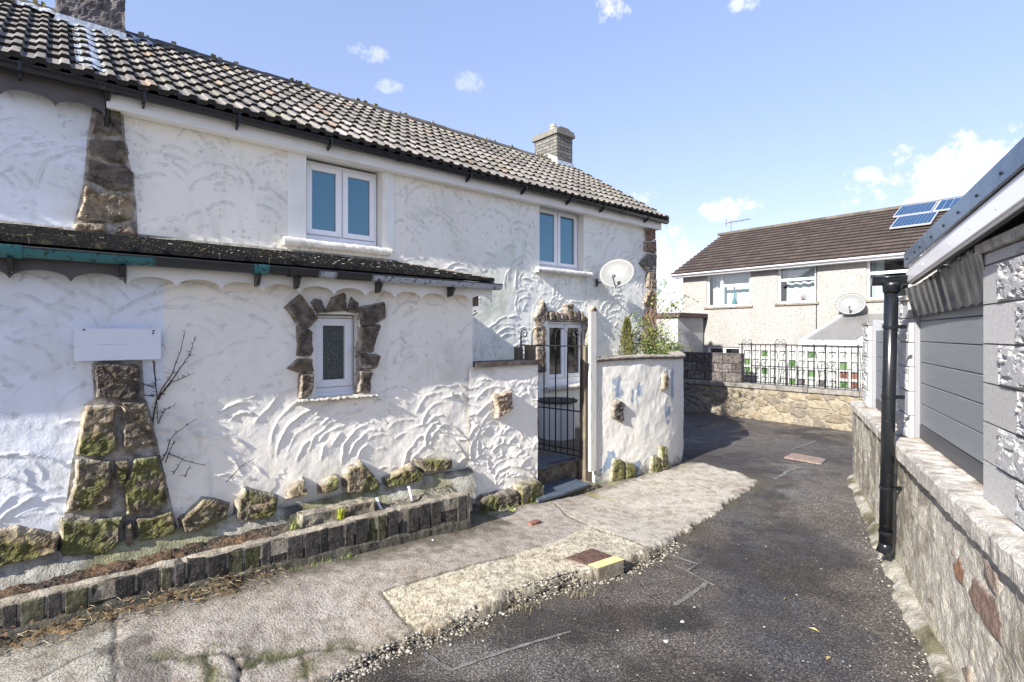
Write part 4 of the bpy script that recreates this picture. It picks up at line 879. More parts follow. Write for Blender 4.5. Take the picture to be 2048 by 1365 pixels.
for i, (px, w) in enumerate([([(848, 1307), (901, 1342)], .028), ([(901, 1342), (1020, 1302), (1142, 1264)], .022), ([(1349, 1208), (1417, 1163)], .04), ([(1350, 1128), (1428, 1169)], .02), ([(1549, 959), (1575, 943), (1609, 933)], .05), ([(1340, 1108), (1395, 1127), (1375, 1140)], .022), ([(1583, 899), (1632, 882)], .04), ([(1560, 862), (1660, 868), (1690, 878)], .03), ([(1400, 835), (1500, 842)], .05)]):
    mb = MB(); strip(mb, px, w, .012, i); struct(link('road_seal_line', mb, M['coping']))

# ------------------------------------------------------------------ pebbles and debris
def rock(mb, p, r, col, rg):
    v = []; 
    for a, b in ((0, -1), (0, 0), (1, 0), (2, 0), (3, 0), (4, 0), (0, 1)):
        if b: v.append((p[0], p[1], p[2] + b * r * .6 * rg.uniform(.7, 1.2)))
        else:
            w = a * 2 * math.pi / 5 + rg.uniform(-.3, .3); q = r * rg.uniform(.7, 1.3); v.append((p[0] + q * math.cos(w), p[1] + q * math.sin(w), p[2] + rg.uniform(-.2, .2) * r))
    mb.add(v, [(0, 1 + (k + 1) % 5, 1 + k) for k in range(5)] + [(6, 1 + k, 1 + (k + 1) % 5) for k in range(5)], col, local=False)
def road_z(x, y): return float(((fbm(np.array(x * .8), np.array(y * .8), 4, 81) - .5) * .05 + (fbm(np.array(x * 7.), np.array(y * 7.), 3, 82) - .5) * .008) - .01)
rg = np.random.RandomState(21); mb = MB()
Ew = [tuple(FH.w(np.array([s, D, 0]))[:2]) for s, D in E]
for k in range(3000):       # along the broken kerb
    i = rg.randint(1, 13); a, b = np.array(Ew[i]), np.array(Ew[i + 1]); t = rg.rand(); c = a + (b - a) * t; n = np.array([b[1] - a[1], a[0] - b[0]]); n /= np.linalg.norm(n) + 1e-9
    if np.dot(n, c) > 0: n = -n
    off = abs(rg.normal(0, .055)) - .03; q = c + n * off; r = abs(rg.normal(0, .0055)) + .0035; se_, de_ = FH.inv(*c); he_ = float(zedge(se_))
    if i < 3: r *= .8
    rock(mb, (q[0], q[1], road_z(q[0], q[1]) + r * .4 + he_ * float(sm(.035, -.0, np.array(off))) * (1 if off < -.01 else rg.uniform(.15, 1))), r, [(.26, .24, .19), (.17, .15, .12), (.07, .065, .06), (.10, .095, .08), (.22, .20, .16), (.40, .38, .33)][rg.randint(6)], rg)
for k in range(420):
    u = rg.uniform(850, 1900); v = 700 + rg.uniform(240, 660); x, y = rp(u, v); q, r_ = FR.inv(x, y)
    if q > .8: continue
    r = abs(rg.normal(0, .003)) + .002; rock(mb, (x, y, road_z(x, y) + r * .5), r, [(.22, .21, .19), (.15, .14, .13), (.34, .32, .29)][rg.randint(3)], rg)
for k in range(900):       # gutter side at the right wall
    r_ = rg.uniform(1.2, 6.6); q = .80 - abs(rg.normal(0, .10)); x, y = FR.w(np.array([q, r_, 0]))[:2]; r = abs(rg.normal(0, .004)) + .0025
    rock(mb, (x, y, road_z(x, y) + r * .5), r, [(.28, .26, .22), (.16, .15, .13), (.36, .34, .3), (.10, .09, .08)][rg.randint(4)], rg)
o = link('gravel', mb, M['pot'], loc=(0, 0, 0)); o['kind'] = 'stuff'; o['label'] = 'loose pale grit and pebbles along kerb and wall foot'
def lump(px, col, name, label, cat, sz, z=None, pave=False, grp=None, flatn=.5):
    mb = MB(); rg = np.random.RandomState(int(px[0])); 
    if pave: s, D = pp(*px); x, y, _ = hw(s, D); zz = float(zp2(s, D)) + .014
    else: x, y = rp(*px); zz = road_z(x, y)
    rock(mb, (x, y, zz + sz * flatn * .6), sz, col, rg); return tag(link(name, mb, M['pot']), label, cat, grp)
lump((1365, 1240), (.6, .58, .52), 'pebble', 'pale pebble lying beside the dark patch in the road', 'pebble', .016)
lump((1332, 1278), (.6, .58, .52), 'pebble', 'pale pebble on the road nearer than the dark patch', 'pebble', .016)
lump((866, 1085), (.65, .64, .60), 'pebble', 'white pebble on the pavement below the brick edging', 'pebble', .014, pave=True)
for (u, v, r, lb) in ((1628, 1258, .035, 'large dry curled leaf on the wet asphalt'), (1657, 1315, .030, 'dry yellow leaf near the bottom of the road'), (1568, 1197, .018, 'small dry leaf on the asphalt farthest from the camera')):
    mb = MB(); x, y = rp(u, v); z = road_z(x, y) + .008; a = u * .7
    ax = np.array([math.cos(a), math.sin(a)]) * r; bx = np.array([-math.sin(a), math.cos(a)]) * r * .4
    pts = [(x - ax[0], y - ax[1], z), (x + bx[0], y + bx[1], z + .012), (x + ax[0], y + ax[1], z + .004), (x - bx[0], y - bx[1], z + .009), (x, y, z)]
    mb.add(pts, [(0, 4, 1), (1, 4, 2), (2, 4, 3), (3, 4, 0)], (.42, .33, .16)); tag(link('fallen_leaf', mb, M['leaf']), lb, 'leaf')
mb = MB(); s, D = pp(1068, 1050); rough = FH; mb = MB(FH); z = float(zp2(s, D)); rough_box(mb, (s - .06, D - .03, z), (s + .06, D + .03, z + .03), .01, .006, 5, np.array([.30, .13, .09])); tag(link('brick_piece', mb, M['brick_black'], rot=ROTH), 'small worn red brick piece set in the pavement near the gate wall', 'brick')

# manhole covers
def cover(label, corners, depth, near):
    P = [np.array(hw(*pp(u, v)))[:2] if near else np.array(rp(u, v)) for u, v in corners]
    c = sum(P) / 4; zt = .175 if near else .012
    if near: zt = float(zp2(*FH.inv(*c))) + .022
    t = thing('manhole_cover', label, 'manhole cover', (float(c[0]), float(c[1]), 0)); mb = MB()
    def bil(a, b): return (P[0] * (1 - a) * (1 - b) + P[1] * a * (1 - b) + P[2] * a * b + P[3] * (1 - a) * b)
    v = [(*p, zt - depth) for p in P] + [(*p, zt) for p in P]; f = [(4, 5, 6, 7), (0, 1, 5, 4), (1, 2, 6, 5), (2, 3, 7, 6), (3, 0, 4, 7)]
    mb.add(v, f); link('plate', mb, M['rust' if near else 'worn_cover'], t, bevel=.003)
    mb = MB(); n = 11
    b0 = .05; b1 = .95
    for i in range(n):
        for j in range(7):
            a = .06 + .88 * (i + .5 * (j % 2)) / n; b = b0 + (b1 - b0) * (j + .5) / 7; q = bil(a, b); d1 = (P[1] - P[0]) * .022; d2 = (P[3] - P[0]) * .035
            w = [q - d1 - d2, q + d1 - d2 * .2, q + d1 + d2, q - d1 + d2 * .2]; mb.add([(*p, zt + .001) for p in w] + [(*p, zt + .006) for p in w], [(4, 5, 6, 7), (0, 1, 5, 4), (1, 2, 6, 5), (2, 3, 7, 6), (3, 0, 4, 7)])
    link('raised_tread', mb, M['rust' if near else 'worn_cover'], t); return t, P, zt
t, P, zt = cover('rusty iron inspection cover with yellow painted front edge at the kerb', [(1130, 1121), (1175, 1136), (1228, 1119), (1184, 1102)], .03, True)
mb = MB(); y0, y1, y2, y3 = P[0] + (P[1] - P[0]) * .0, P[1], P[2], P[3]
a0, a1 = P[1] + (P[1] - P[0]) * .02, P[2] + (P[1] - P[0]) * .02; ex = (P[1] - P[0]) / np.linalg.norm(P[1] - P[0]) * .085
v = [(*a0, .0), (*a1, .0), (*(a1 + ex), .0), (*(a0 + ex), .0), (*a0, zt + .002), (*a1, zt + .002), (*(a1 + ex), zt - .004), (*(a0 + ex), zt - .004)]
mb.add(v, [(4, 5, 6, 7), (0, 1, 5, 4), (1, 2, 6, 5), (2, 3, 7, 6), (3, 0, 4, 7)], (.24, .23, .20)); link('kerb_block', mb, M['concrete'], t, bevel=.008)
v2 = [(*p, zt + .001 - .004 * (i > 1)) for i, p in enumerate((a0, a1, a1 + ex, a0 + ex))]; v2 += [(x, y, z + .004) for x, y, z in v2]; mb = MB(); mb.add(v2, [(4, 5, 6, 7), (0, 1, 5, 4), (1, 2, 6, 5), (2, 3, 7, 6), (3, 0, 4, 7)]); link('painted_edge', mb, M['yellow'], t)
cover('pale worn inspection cover set in the far road', [(1568, 916), (1643, 929), (1652, 920), (1585, 907)], .02, False)

# ================================================================== BRICK EDGED TROUGH
tr = thing('brick_edging', 'low edging of blackened upright bricks along the foot of the lean-to', 'brick edging', hw(1, 3.85, 0), ROTH)
D3 = 3.85; TZ = .417; SE = pf(939, 0, D3)[0]
mb = MB(FH); rg = np.random.RandomState(14); s = S0
while s < SE - .03:
    w = rg.choice([.066, .072, .10, .108]) + rg.uniform(-.006, .006); d0 = D3 + rg.uniform(-.006, .005); h = np.interp(s, [.3, SE], [.135, .22]); zt = TZ + rg.uniform(-.006, .006)
    if s + w > SE: w = SE - s
    c = np.array([.045, .042, .038]) * rg.uniform(.4, 1.8) + (np.array([.03, .035, 0]) if rg.rand() < .25 else 0)
    mb.box((s + .004, d0, zt - h), (s + w - .004, D3 + .11, zt), c, jit=.003); s += w + .005
link('bricks', mb, M['brick_black'], tr, bevel=.006)
mb = MB(FH); S = np.arange(S0, SE + .01, .015)
def strip_profile(mb, S, prf, seed, col, amp=.01):
    V = np.array([[(s, d + (fbm(np.array(s * 12.), np.array(j * 3.), 3, seed) - .5) * amp * 2, z + (fbm(np.array(s * 12. + 50), np.array(j * 3.), 3, seed + 1) - .5) * amp * 2) for j, (d, z) in enumerate(prf(s))] for s in S])
    C = np.ones(V.shape) * col * (.6 + .8 * fbm(V[..., 0] * 9, V[..., 1] * 9, 3, seed + 3))[..., None]; mb.grid(V, None, C)
strip_profile(mb, S, lambda s: [(D3 + .008, TZ - .004), (D3 + .012, TZ + .006), (D3 + .09, TZ + .008), (D3 + .125, TZ - .01), (D3 + .13, TZ - .12)], 5, np.array([.34, .31, .25]))
strip_profile(mb, S, lambda s: [(D3 + .02, TZ - np.interp(s, [.3, SE], [.11, .20])), (D3 - .015, TZ - np.interp(s, [.3, SE], [.135, .235])), (D3 - .03, TZ - np.interp(s, [.3, SE], [.17, .30])), (D3 - .03, -.02)], 15, np.array([.075, .072, .055]), .014)
strip_profile(mb, np.arange(S0, SE, .015), lambda s: [(D3 + .015, TZ - .01), (D3 + .014, TZ - np.interp(s, [.3, SE], [.14, .23]))], 19, np.array([.22, .21, .17]), .003)
mb.box((SE - .02, D3 + .0, .0), (SE + .012, D3 + .13, TZ), (.3, .27, .2), jit=.01); mb.box((S0, D3 + .004, TZ - .10), (SE - .022, D3 + .09, TZ - .004), (.30, .28, .23))
link('mortar_bed', mb, M['coping'], tr)
# debris in the trough
xs = np.arange(S0, SE, .012); ys = np.arange(D3 + .11, D2, .012); A1, B1 = np.meshgrid(xs, ys)
Z = TZ - .035 + (fbm(A1 * 10, B1 * 10, 4, 93) - .5) * .07 + .03 * sm(4.0, 4.2, B1); C = lerpc((.12, .078, .045), (.045, .035, .028), sm(.4, .6, fbm(A1 * 4, B1 * 6, 4, 94))); C = lerpc(C, (.28, .27, .22), sm(.9, 2.0, A1) * sm(.45, .55, fbm(A1 * 3 + 9, B1 * 9, 3, 96)) * .8)
C = lerpc(C, (.5, .2, .08), ((vnoise(A1 * 60, B1 * 60, 95) > .86) & (A1 < 1.2)) * .3)
mb = MB(FH); mb.grid(np.stack([A1, B1, Z], -1), None, C); struct(link('soil', mb, M['soil'], rot=ROTH))
# eroded earth and dead leaves at the foot of the edging on the left
xs = np.arange(-1.4, 1.45, .012); ys = np.arange(3.50, 3.86, .012); A1, B1 = np.meshgrid(xs, ys)
t = (B1 - 3.50) / .36 - .15 + (fbm(A1 * 6, B1 * 6, 4, 97) - .5) * .5 - .7 * sm(.6, 1.4, A1); Z = .205 + .075 * sm(0, 1, t) + (fbm(A1 * 22, B1 * 22, 3, 98) - .5) * .03 * sm(0, .3, t) - .02 * (t < 0)
C = lerpc((.10, .085, .05), (.20, .14, .07), sm(.45, .62, fbm(A1 * 9, B1 * 12, 4, 99))); mb = MB(FH); k = (t > -.1); k = k[:-1, :-1] & k[1:, 1:]
mb.grid(np.stack([A1, B1, Z], -1), k, C); o = link('earth_bank', mb, M['soil'], rot=ROTH); struct(o)
# loose stones on the trough
for i, (p, D, c, lb) in enumerate([([(601, 1043), (640, 1024), (700, 1006), (735, 1008), (742, 1030), (690, 1040), (600, 1062)], 4.08, (.30, .28, .23), 'long pale stone lying on top of the brick edging under the plinth')]):
    mb = MB(FH); P_ = [pf(u, v, D) for u, v in p]; sa = min(q[0] for q in P_); sb = max(q[0] for q in P_)
    rough_box(mb, (sa, 4.02, TZ - .02), (sb, 4.15, TZ + .07), .012, .02, 44, np.array(c)); tag(link('stone', mb, M['stone'], rot=ROTH), lb, 'stone')
for (pts, lb) in (([(758, 998), (760, 1012), (765, 1022), (771, 1027)], 'bent grey plastic pipe end sticking out near the middle of the brick edging'), ([(822, 975), (823, 988), (825, 1002)], 'short white plastic pipe against the plinth, nearer the gate')):
    mb = MB(FH); mb.tube([(pf(u, v, 4.06)[0], 4.10 - .02 * i, pf(u, v, 4.06)[1]) for i, (u, v) in enumerate(pts)], .011, 8); tag(link('plastic_pipe', mb, M['upvc'], rot=ROTH, smooth=True), lb, 'pipe')

# ================================================================== STEPS, YARD, GATE
mb = MB(FH); xs = np.arange(3.14, 8.8, .06); ys = np.arange(4.42, 6.0, .06); A1, B1 = np.meshgrid(xs, ys); Z = .29 + (fbm(A1 * 3, B1 * 3, 3, 7) - .5) * .03
C = lerpc((.12, .10, .09), (.22, .19, .17), fbm(A1 * 5, B1 * 5, 3, 8)); ok = np.ones(A1.shape, bool)
cwp = [(3.14, 4.3), (4.98, 4.38)] + [tuple(p) for p in cpt(np.arange(.3, CL[-1], .2), -.1)] + [(8.75, 6.1), (3.14, 6.1)]
ok = polydist(A1, B1, cwp) > -.02; ok = ok[:-1, :-1] & ok[1:, 1:]; mb.grid(np.stack([A1, B1, Z], -1), ok, C); struct(link('yard', mb, M['concrete'], rot=ROTH))
st = thing('steps', 'two blue slate steps on mossy rubble leading up to the iron gate', 'steps', hw(4.4, 4.2, 0), ROTH)
GL, GR = GS1 + .0, 4.90
def slab(mb, pts, z0, z1): mb.prism(pts, 2, z0, z1)
sA = [np.array(pg(u, v, .10)) for u, v in ((1080, 1000), (1130, 984), (1180, 967))]; q = [FH.inv(*p) for p in sA]
mb = MB(FH); mb.prism([(q[0][0] - .02, q[0][1]), (q[1][0], q[1][1] - .02), (q[2][0], q[2][1] - .01), (q[2][0] + .02, 4.50), (GL, 4.50)], 2, .068, .10); link('tread', mb, M['slate'], st, bevel=.006)
mb = MB(FH); mb.prism([(GL, 4.42), (4.32, 4.40), (4.40, 4.52), (GR, 4.50), (GR, 4.8), (GL, 4.8)], 2, .285, .318); link('tread', mb, M['slate'], st, bevel=.006)
mb = MB(FH); rough_box(mb, (GL + .01, q[0][1] + .06, -.06), (GR - .02, 4.55, .067), .02, .035, 3, np.array([.16, .15, .11])); rough_box(mb, (GL + .01, 4.45, .05), (GR, 4.75, .284), .02, .04, 5, np.array([.20, .19, .15])); link('rubble_riser', mb, M['stone'], st, smooth=True)
# posts
pz = H - (695 - CV) / FPX * 5.9
mb = MB(FH); mb.box((GS1 - .02, 4.30, -.02), (GS1 + .035, 4.44, 1.72), jit=.004); mb.box((GS1 - .10, 4.45, .3), (GS1 - .02, 4.52, 1.70), jit=.004); tag(link('gate_post', mb, M['wood'], rot=ROTH, bevel=.006), 'dark brown timber gate post at the end of the left garden wall', 'gate post', 'gate posts')
pa = pf(1166, 0, 4.34)[0]; pb_ = pf(1180, 0, 4.34)[0]
mb = MB(FH); mb.box((pa, 4.30, -.03), (pb_ + .01, 4.40, 1.70), jit=.004); mb.box((pa + .005, 4.32, -.03), (pb_ + .005, 4.42, .3), jit=.004); tag(link('gate_post', mb, M['wood'], rot=ROTH, bevel=.006), 'brown timber gate post beside the tall white board', 'gate post', 'gate posts')
wa = pf(1178.5, 0, 4.24)[0]; wb = pf(1190, 0, 4.24)[0]
mb = MB(FH); mb.box((wa, 4.215, pf(1185, 942, 4.24)[1]), (wb, 4.26, pf(1185, 624, 4.24)[1]), jit=.002); tag(link('upright_board', mb, M['white_post'], rot=ROTH, bevel=.004), 'tall narrow white painted board fixed at the gate side of the curved wall', 'board')
# gate, ajar, hinged on the right post
hx, hy = (1163 - CU) / FPX * 6.45, 6.45; lx, ly = (1042 - CU) / FPX * 7.1, 7.1
gd = np.array([lx - hx, ly - hy]); gl = np.linalg.norm(gd); gd /= gl
gate = thing('gate', 'black wrought iron garden gate standing ajar with hooped top and spearheads', 'gate', (hx, hy, .3), 0)
def gp(a, z): return (hx + gd[0] * a, hy + gd[1] * a, z)
def gz(u, v):
    x = (u - CU) / FPX; a = (x * hy - hx) / (gd[0] - x * gd[1]); Yy = hy + gd[1] * a; return a, H - (v - CV) / FPX * Yy
def gbar(name, pts, r, n=6, sm_=False): mb = MB(); mb.tube(pts, r, n, local=False); return link(name, mb, M['iron'], gate, smooth=sm_)
zb = gz(1163, 914)[1]; zt_ = gz(1100, 692)[1]; zm = gz(1163, 824)[1]
gbar('side_bar', [gp(.01, zb - .03), gp(.01, gz(1163, 668)[1])], .013); gbar('side_bar', [gp(gl, zb), gp(gl, gz(1042, 668)[1])], .013)
for z in (zt_, zm, zb, zb + .07): gbar('rail', [gp(0, z), gp(gl, z)], .009)
for u in (1088, 1111, 1135):
    a = gz(u, 700)[0]; gbar('bar', [gp(a, zb), gp(a, zt_)], .009)
for u in (1099, 1122, 1147):
    a = gz(u, 820)[0]; z1_ = gz(u, 806)[1]; b = gbar('bar', [gp(a, zb), gp(a, z1_)], .0065); mb = MB(); mb.tube([gp(a, z1_), gp(a, z1_ + .02), gp(a, z1_ + .03), gp(a, z1_ + .075)], [.008, .009, .018, .001], 8, local=False); link('spearhead', mb, M['iron'], b)
a = gz(1064, 700)[0]; gbar('bar', [gp(a, zb), gp(a, zt_)], .009)
for u0, u1 in ((1064, 1088), (1111, 1135)):
    a0, a1 = gz(u0, 692)[0], gz(u1, 692)[0]; c = (a0 + a1) / 2; r = abs(a0 - a1) / 2; top = zt_ + .13
    gbar('hoop', [gp(a0, zt_ - .15), gp(a0, top)] + [gp(c + (a0 - c) * math.cos(t), top + abs(a0 - c) * math.sin(t)) for t in np.linspace(.2, math.pi - .2, 9)] + [gp(a1, top), gp(a1, zt_ - .1)], .0075, 6, True)
def spiral(c, r0, turns, n=26, ph=0): return [(c + 0 * k, 0) for k in range(0)]
for a, sg in ((.01, 1), (gl, -1)):
    z0_ = gz(1100, 668)[1]; pts = [gp(a, z0_ - .05)]
    for k in range(26):
        t = k / 25; ang = math.pi - sg * 0 - t * 2.6 * math.pi; r = .062 * (1 - .72 * t); pts.append(gp(a + sg * (.062 + r * math.cos(ang)), z0_ + r * math.sin(ang)))
    gbar('scroll', pts, .008, 6, True)
# round planter in the yard
X_, Y_ = (1114 - CU) / FPX * 8.0, 8.0; pl = thing('round_planter', 'round white rendered planter with dark rim behind the iron gate', 'planter', (X_, Y_, .3))
zt2 = H - (808 - CV) / FPX * 7.75
mb = MB(); mb.tube([(X_, Y_, .27), (X_, Y_, zt2)], .27, 32, (.72, .73, .72), local=False); link('drum', mb, M['render'], pl)
mb = MB(); mb.tube([(X_, Y_, zt2), (X_, Y_, zt2 + .035)], .31, 32, (.08, .075, .07), local=False); link('rim', mb, M['coping'], pl, bevel=.01)

# satellite dishes
def dish(label, C3, aim, rad, name='satellite_dish', wallpt=None, parent_rot=0.0, ell=.86):
    t = thing(name, label, 'satellite dish', tuple(C3), 0); z = Vector(aim).normalized(); x = Vector((0, 0, 1)).cross(z).normalized(); y = z.cross(x)
    def P(a, b, c): v = Vector(C3) + x * a + y * b + z * c; return (v.x, v.y, v.z)
    mb = MB(); nr_, na = 8, 36; V = []; F = []
    for side in (0, 1):
        for i in range(nr_ + 1):
            r = rad * i / nr_
            for k in range(na):
                w = 2 * math.pi * k / na; V.append(P(r * math.cos(w), r * math.sin(w) * ell, (r / rad) ** 2 * rad * .22 - side * .008))
    o = (nr_ + 1) * na
    for i in range(nr_):
        for k in range(na):
            a, b = i * na + k, i * na + (k + 1) % na; F.append((a, b, b + na, a + na)); F.append((o + a, o + a + na, o + b + na, o + b))
    for k in range(na): a, b = nr_ * na + k, nr_ * na + (k + 1) % na; F.append((a, b, o + b, o + a))
    mb.add(V, F); link('reflector', mb, M['dish'], t, smooth=True)
    mb = MB(); rim = [P(rad * math.cos(w), rad * ell * math.sin(w), rad * .22) for w in np.linspace(0, 2 * math.pi, 37)]; mb.tube(rim, .006, 6, local=False); link('rim', mb, M['plastic_grey'], t, smooth=True)
    mb = MB(); mb.tube([P(0, -rad * ell, rad * .1), P(0, -rad * .55, rad * .85)], .011, 6, local=False); link('feed_arm', mb, M['plastic_grey'], t)
    mb = MB(); mb.tube([P(0, -rad * .55, rad * .85), P(0, -rad * .42, rad * .72), P(0, -rad * .38, rad * .68)], [.022, .028, .032], 10, local=False); link('receiver', mb, M['plastic_grey'], t)
    mb = MB(); mb.tube([P(0, -.05, -.01), P(0, -.10, -.09), tuple(wallpt)], .016, 8, local=False); w = Vector(wallpt); mb.tube([tuple(w + Vector((0, 0, .07))), tuple(w - Vector((0, 0, .07)))], .022, 6, local=False); link('bracket', mb, M['iron'], t)
u, v, D = 1235, 549, 5.62; s, z = pf(u, v, D); c = hw(s, D, z); n_in = np.array([dy_, -dx_])
dish('large off white satellite dish on the cottage wall below the upper right window', c, (-.42, -.86, .30), .30, wallpt=hw(s - .12, 5.97, z - .12))

# dead climber on lean-to and other twigs
def twig_path(mb, pts, r0, r1, col=(.055, .04, .035), D=None, side=3, seed=0):
    rg = np.random.RandomState(seed); P = []
    for i in range(len(pts) - 1):
        a, b = np.array(pts[i], float), np.array(pts[i + 1], float); n = 5
        for k in range(n):
            P.append(a + (b - a) * k / n + (rg.uniform(-.5, .5, 2) * np.linalg.norm(b - a) * .035))
    P.append(np.array(pts[-1], float)); Q = [(*[pf(p[0], p[1], D)[0]], D + rg.uniform(-.006, .006), pf(p[0], p[1], D)[1]) for p in P]
    mb.tube(Q, np.linspace(r0, r1, len(Q)), 5, col); 
    for k in range(side * len(pts)):
        i = rg.randint(1, len(Q) - 1); p = np.array(Q[i]); a = rg.uniform(0, 3.1); L = rg.uniform(.01, .035); mb.tube([tuple(p), tuple(p + np.array([math.cos(a) * L, -.01, math.sin(a) * L]))], [.0022, .001], 4, col)
clb = thing('dead_climber', 'bare black climbing stems on the lean-to wall beside the stone pier', 'climber', hw(pf(300, 0, D2)[0], D2, .5), ROTH)
for i, ps in enumerate([[(305, 845), (312, 800), (345, 745), (362, 700), (370, 662)], [(316, 800), (350, 752), (378, 712), (392, 672)], [(307, 722), (311, 760), (314, 800), (316, 850)], [(315, 795), (345, 765), (388, 747)], [(285, 767), (311, 778)], [(290, 790), (312, 795)], [(316, 848), (330, 820), (350, 810)],
                         [(325, 922), (345, 872), (392, 838)], [(330, 925), (350, 880)], [(338, 908), (372, 922), (412, 932)], [(345, 950), (365, 920)], [(370, 955), (380, 930)], [(452, 965), (480, 935), (512, 915)], [(202, 727), (213, 770), (222, 800), (250, 830), (300, 870)], [(235, 800), (262, 830), (290, 880)]]):
    mb = MB(FH); twig_path(mb, ps, .0055 if i < 3 else .0038, .0015, D=D2 - (.035 if i < 13 else .085), seed=i, side=4 if i < 9 else 1); link('stem', mb, M['twig'], clb)

# ------------------------------------------------------------------ plants
def blade(mb, p, L, ang, lean, col, w=.004):
    d = np.array([math.cos(ang), math.sin(ang)]); n = np.array([-d[1], d[0]]) * w; P = []
    for t in (0, .35, .7, 1): 
        h = L * (t - .35 * lean * t * t); q = np.array(p[:2]) + d * L * lean * t * t; ww = (1 - t) + .08
        P += [(q[0] - n[0] * ww, q[1] - n[1] * ww, p[2] + h), (q[0] + n[0] * ww, q[1] + n[1] * ww, p[2] + h)]
    mb.add(P, [(0, 1, 3, 2), (2, 3, 5, 4), (4, 5, 7, 6)], col, local=False)
def tuft(label, s, D, z, n, L, spread, seed, cols, w=.0035, cat='grass tuft', name='grass_tuft', group=None):
    rg = np.random.RandomState(seed); mb = MB(); c = hw(s, D, z)
    for k in range(n):
        a = rg.uniform(0, 6.28); r = spread * rg.rand(); p = (c[0] + r * math.cos(a), c[1] + r * math.sin(a), z); blade(mb, p, L * rg.uniform(.5, 1.1), rg.uniform(0, 6.28), rg.uniform(.1, .8), np.array(cols[rg.randint(len(cols))]) * rg.uniform(.8, 1.2), w)
    return tag(link(name, mb, M['leaf'], loc=c), label, cat, group)
GRN = [(.22, .30, .04), (.30, .36, .06), (.14, .22, .03)]; DGR = [(.10, .16, .03), (.16, .22, .05), (.25, .26, .10)]
tuft('bright yellow green tuft of grass growing from the brick edging', pf(680, 0, 4.0)[0], 3.99, TZ, 120, .10, .028, 1, [(.42, .48, .05), (.36, .44, .04), (.50, .50, .10)], .0035)
tuft('thin weedy grass at the left end of the long pale stone on the edging', pf(588, 0, 4.0)[0], 4.0, TZ, 30, .11, .05, 2, DGR)
for i, (u, v) in enumerate([(590, 1142), (622, 1130), (690, 1115), (652, 1125)]):
    s, D = pp(u, v); tuft(['grass tuft under the edging, farthest left of four', 'grass tuft under the edging, second from the left of four', 'grass tuft under the edging, farthest right of four', 'grass tuft under the edging, third from the left of four'][i], s, 3.80, float(zp2(s, 3.8)), 40, .05, .06, 10 + i, DGR, group='grass tufts below the brick edging')
def weed(label, u, v, n, spread, hgt, seed, cat='weed', D=None, size=.012, cols=GRN):
    s, DD_ = pp(u, v); DD_ = D or DD_; rg = np.random.RandomState(seed); z = float(zp2(s, DD_)); mb = MB(); c = hw(s, DD_, z)
    for k in range(n):
        a = rg.uniform(0, 6.28); r = spread * math.sqrt(rg.rand()); ps = s + r * math.cos(a); pd = DD_ + r * .35 * math.sin(a); p = np.array(hw(ps, pd, z + hgt * rg.rand() * (1 - r / spread * .6)))
        t1 = rg.normal(0, 1, 3); t1 /= np.linalg.norm(t1); t2 = np.cross(t1, rg.normal(0, 1, 3)); t2 /= np.linalg.norm(t2); q = size * rg.uniform(.5, 1.3)
        mb.add([p, p + t1 * q + t2 * q * .5, p + t1 * 2 * q, p + t1 * q - t2 * q * .5], [(0, 1, 2, 3)], np.array(cols[rg.randint(len(cols))]) * rg.uniform(.7, 1.2), local=False)
    return tag(link('weed_clump', mb, M['leaf'], loc=c), label, cat)
weed('leafy weeds growing at the foot of the boulders left of the gate', 1010, 1042, 420, .42, .05, 3, D=4.08, size=.010, cols=DGR + GRN)
weed('leafy green weeds below the slate step', 1105, 1012, 330, .16, .07, 4, D=4.12, size=.011, cols=GRN + DGR)
s, D = pp(1150, 1170)
def dry(label, u, v, seed):
    x, y = rp(u, v); rg = np.random.RandomState(seed); mb = MB(); z = road_z(x, y)
    for k in range(80): blade(mb, (x + rg.normal(0, .05), y + rg.normal(0, .03), z), rg.uniform(.02, .06), rg.uniform(0, 6.28), rg.uniform(.6, 1.6), np.array([.24, .20, .13]) * rg.uniform(.6, 1.2), .0022)
    tag(link('dry_grass_tuft', mb, M['leaf'], loc=(x, y, z)), label, 'grass tuft')
dry('dry brown grass tuft at the kerb just left of the manhole cover', 1155, 1192, 5); dry('dry brown grass tuft at the kerb in the middle of the aggregate slab', 1040, 1218, 6)
# leaf and twig litter at bottom left
rg = np.random.RandomState(31); mb = MB()
for k in range(420):
    s = rg.uniform(-.6, 1.2); D = 3.82 - abs(rg.normal(0, .12)) ; c = hw(s, D, float(zp2(s, D)) + .02 + max(0, .07 * (1 - (3.84 - D) / .2)) + rg.uniform(0, .012)); a = rg.uniform(0, 6.28); L = rg.uniform(.006, .019)
    if rg.rand() < .35: mb.tube([c, (c[0] + L * 2.5 * math.cos(a), c[1] + L * 2.5 * math.sin(a), c[2] + rg.uniform(-.01, .015))], .0013, 4, (.40, .33, .22), local=False)
    else:
        d1 = np.array([math.cos(a), math.sin(a), rg.uniform(-.5, .5)]) * L; d2 = np.array([-math.sin(a), math.cos(a), rg.uniform(-.5, .5)]) * L * .5; c = np.array(c); mb.add([c - d1, c + d2, c + d1, c - d2], [(0, 1, 2, 3)], [(.14, .08, .045), (.22, .14, .07), (.10, .06, .04)][rg.randint(3)], local=False)
o = link('leaf_litter', mb, M['leaf'], loc=hw(.3, 3.7, 0)); o['kind'] = 'stuff'; o['label'] = 'brown leaf and twig litter below the brick edging'

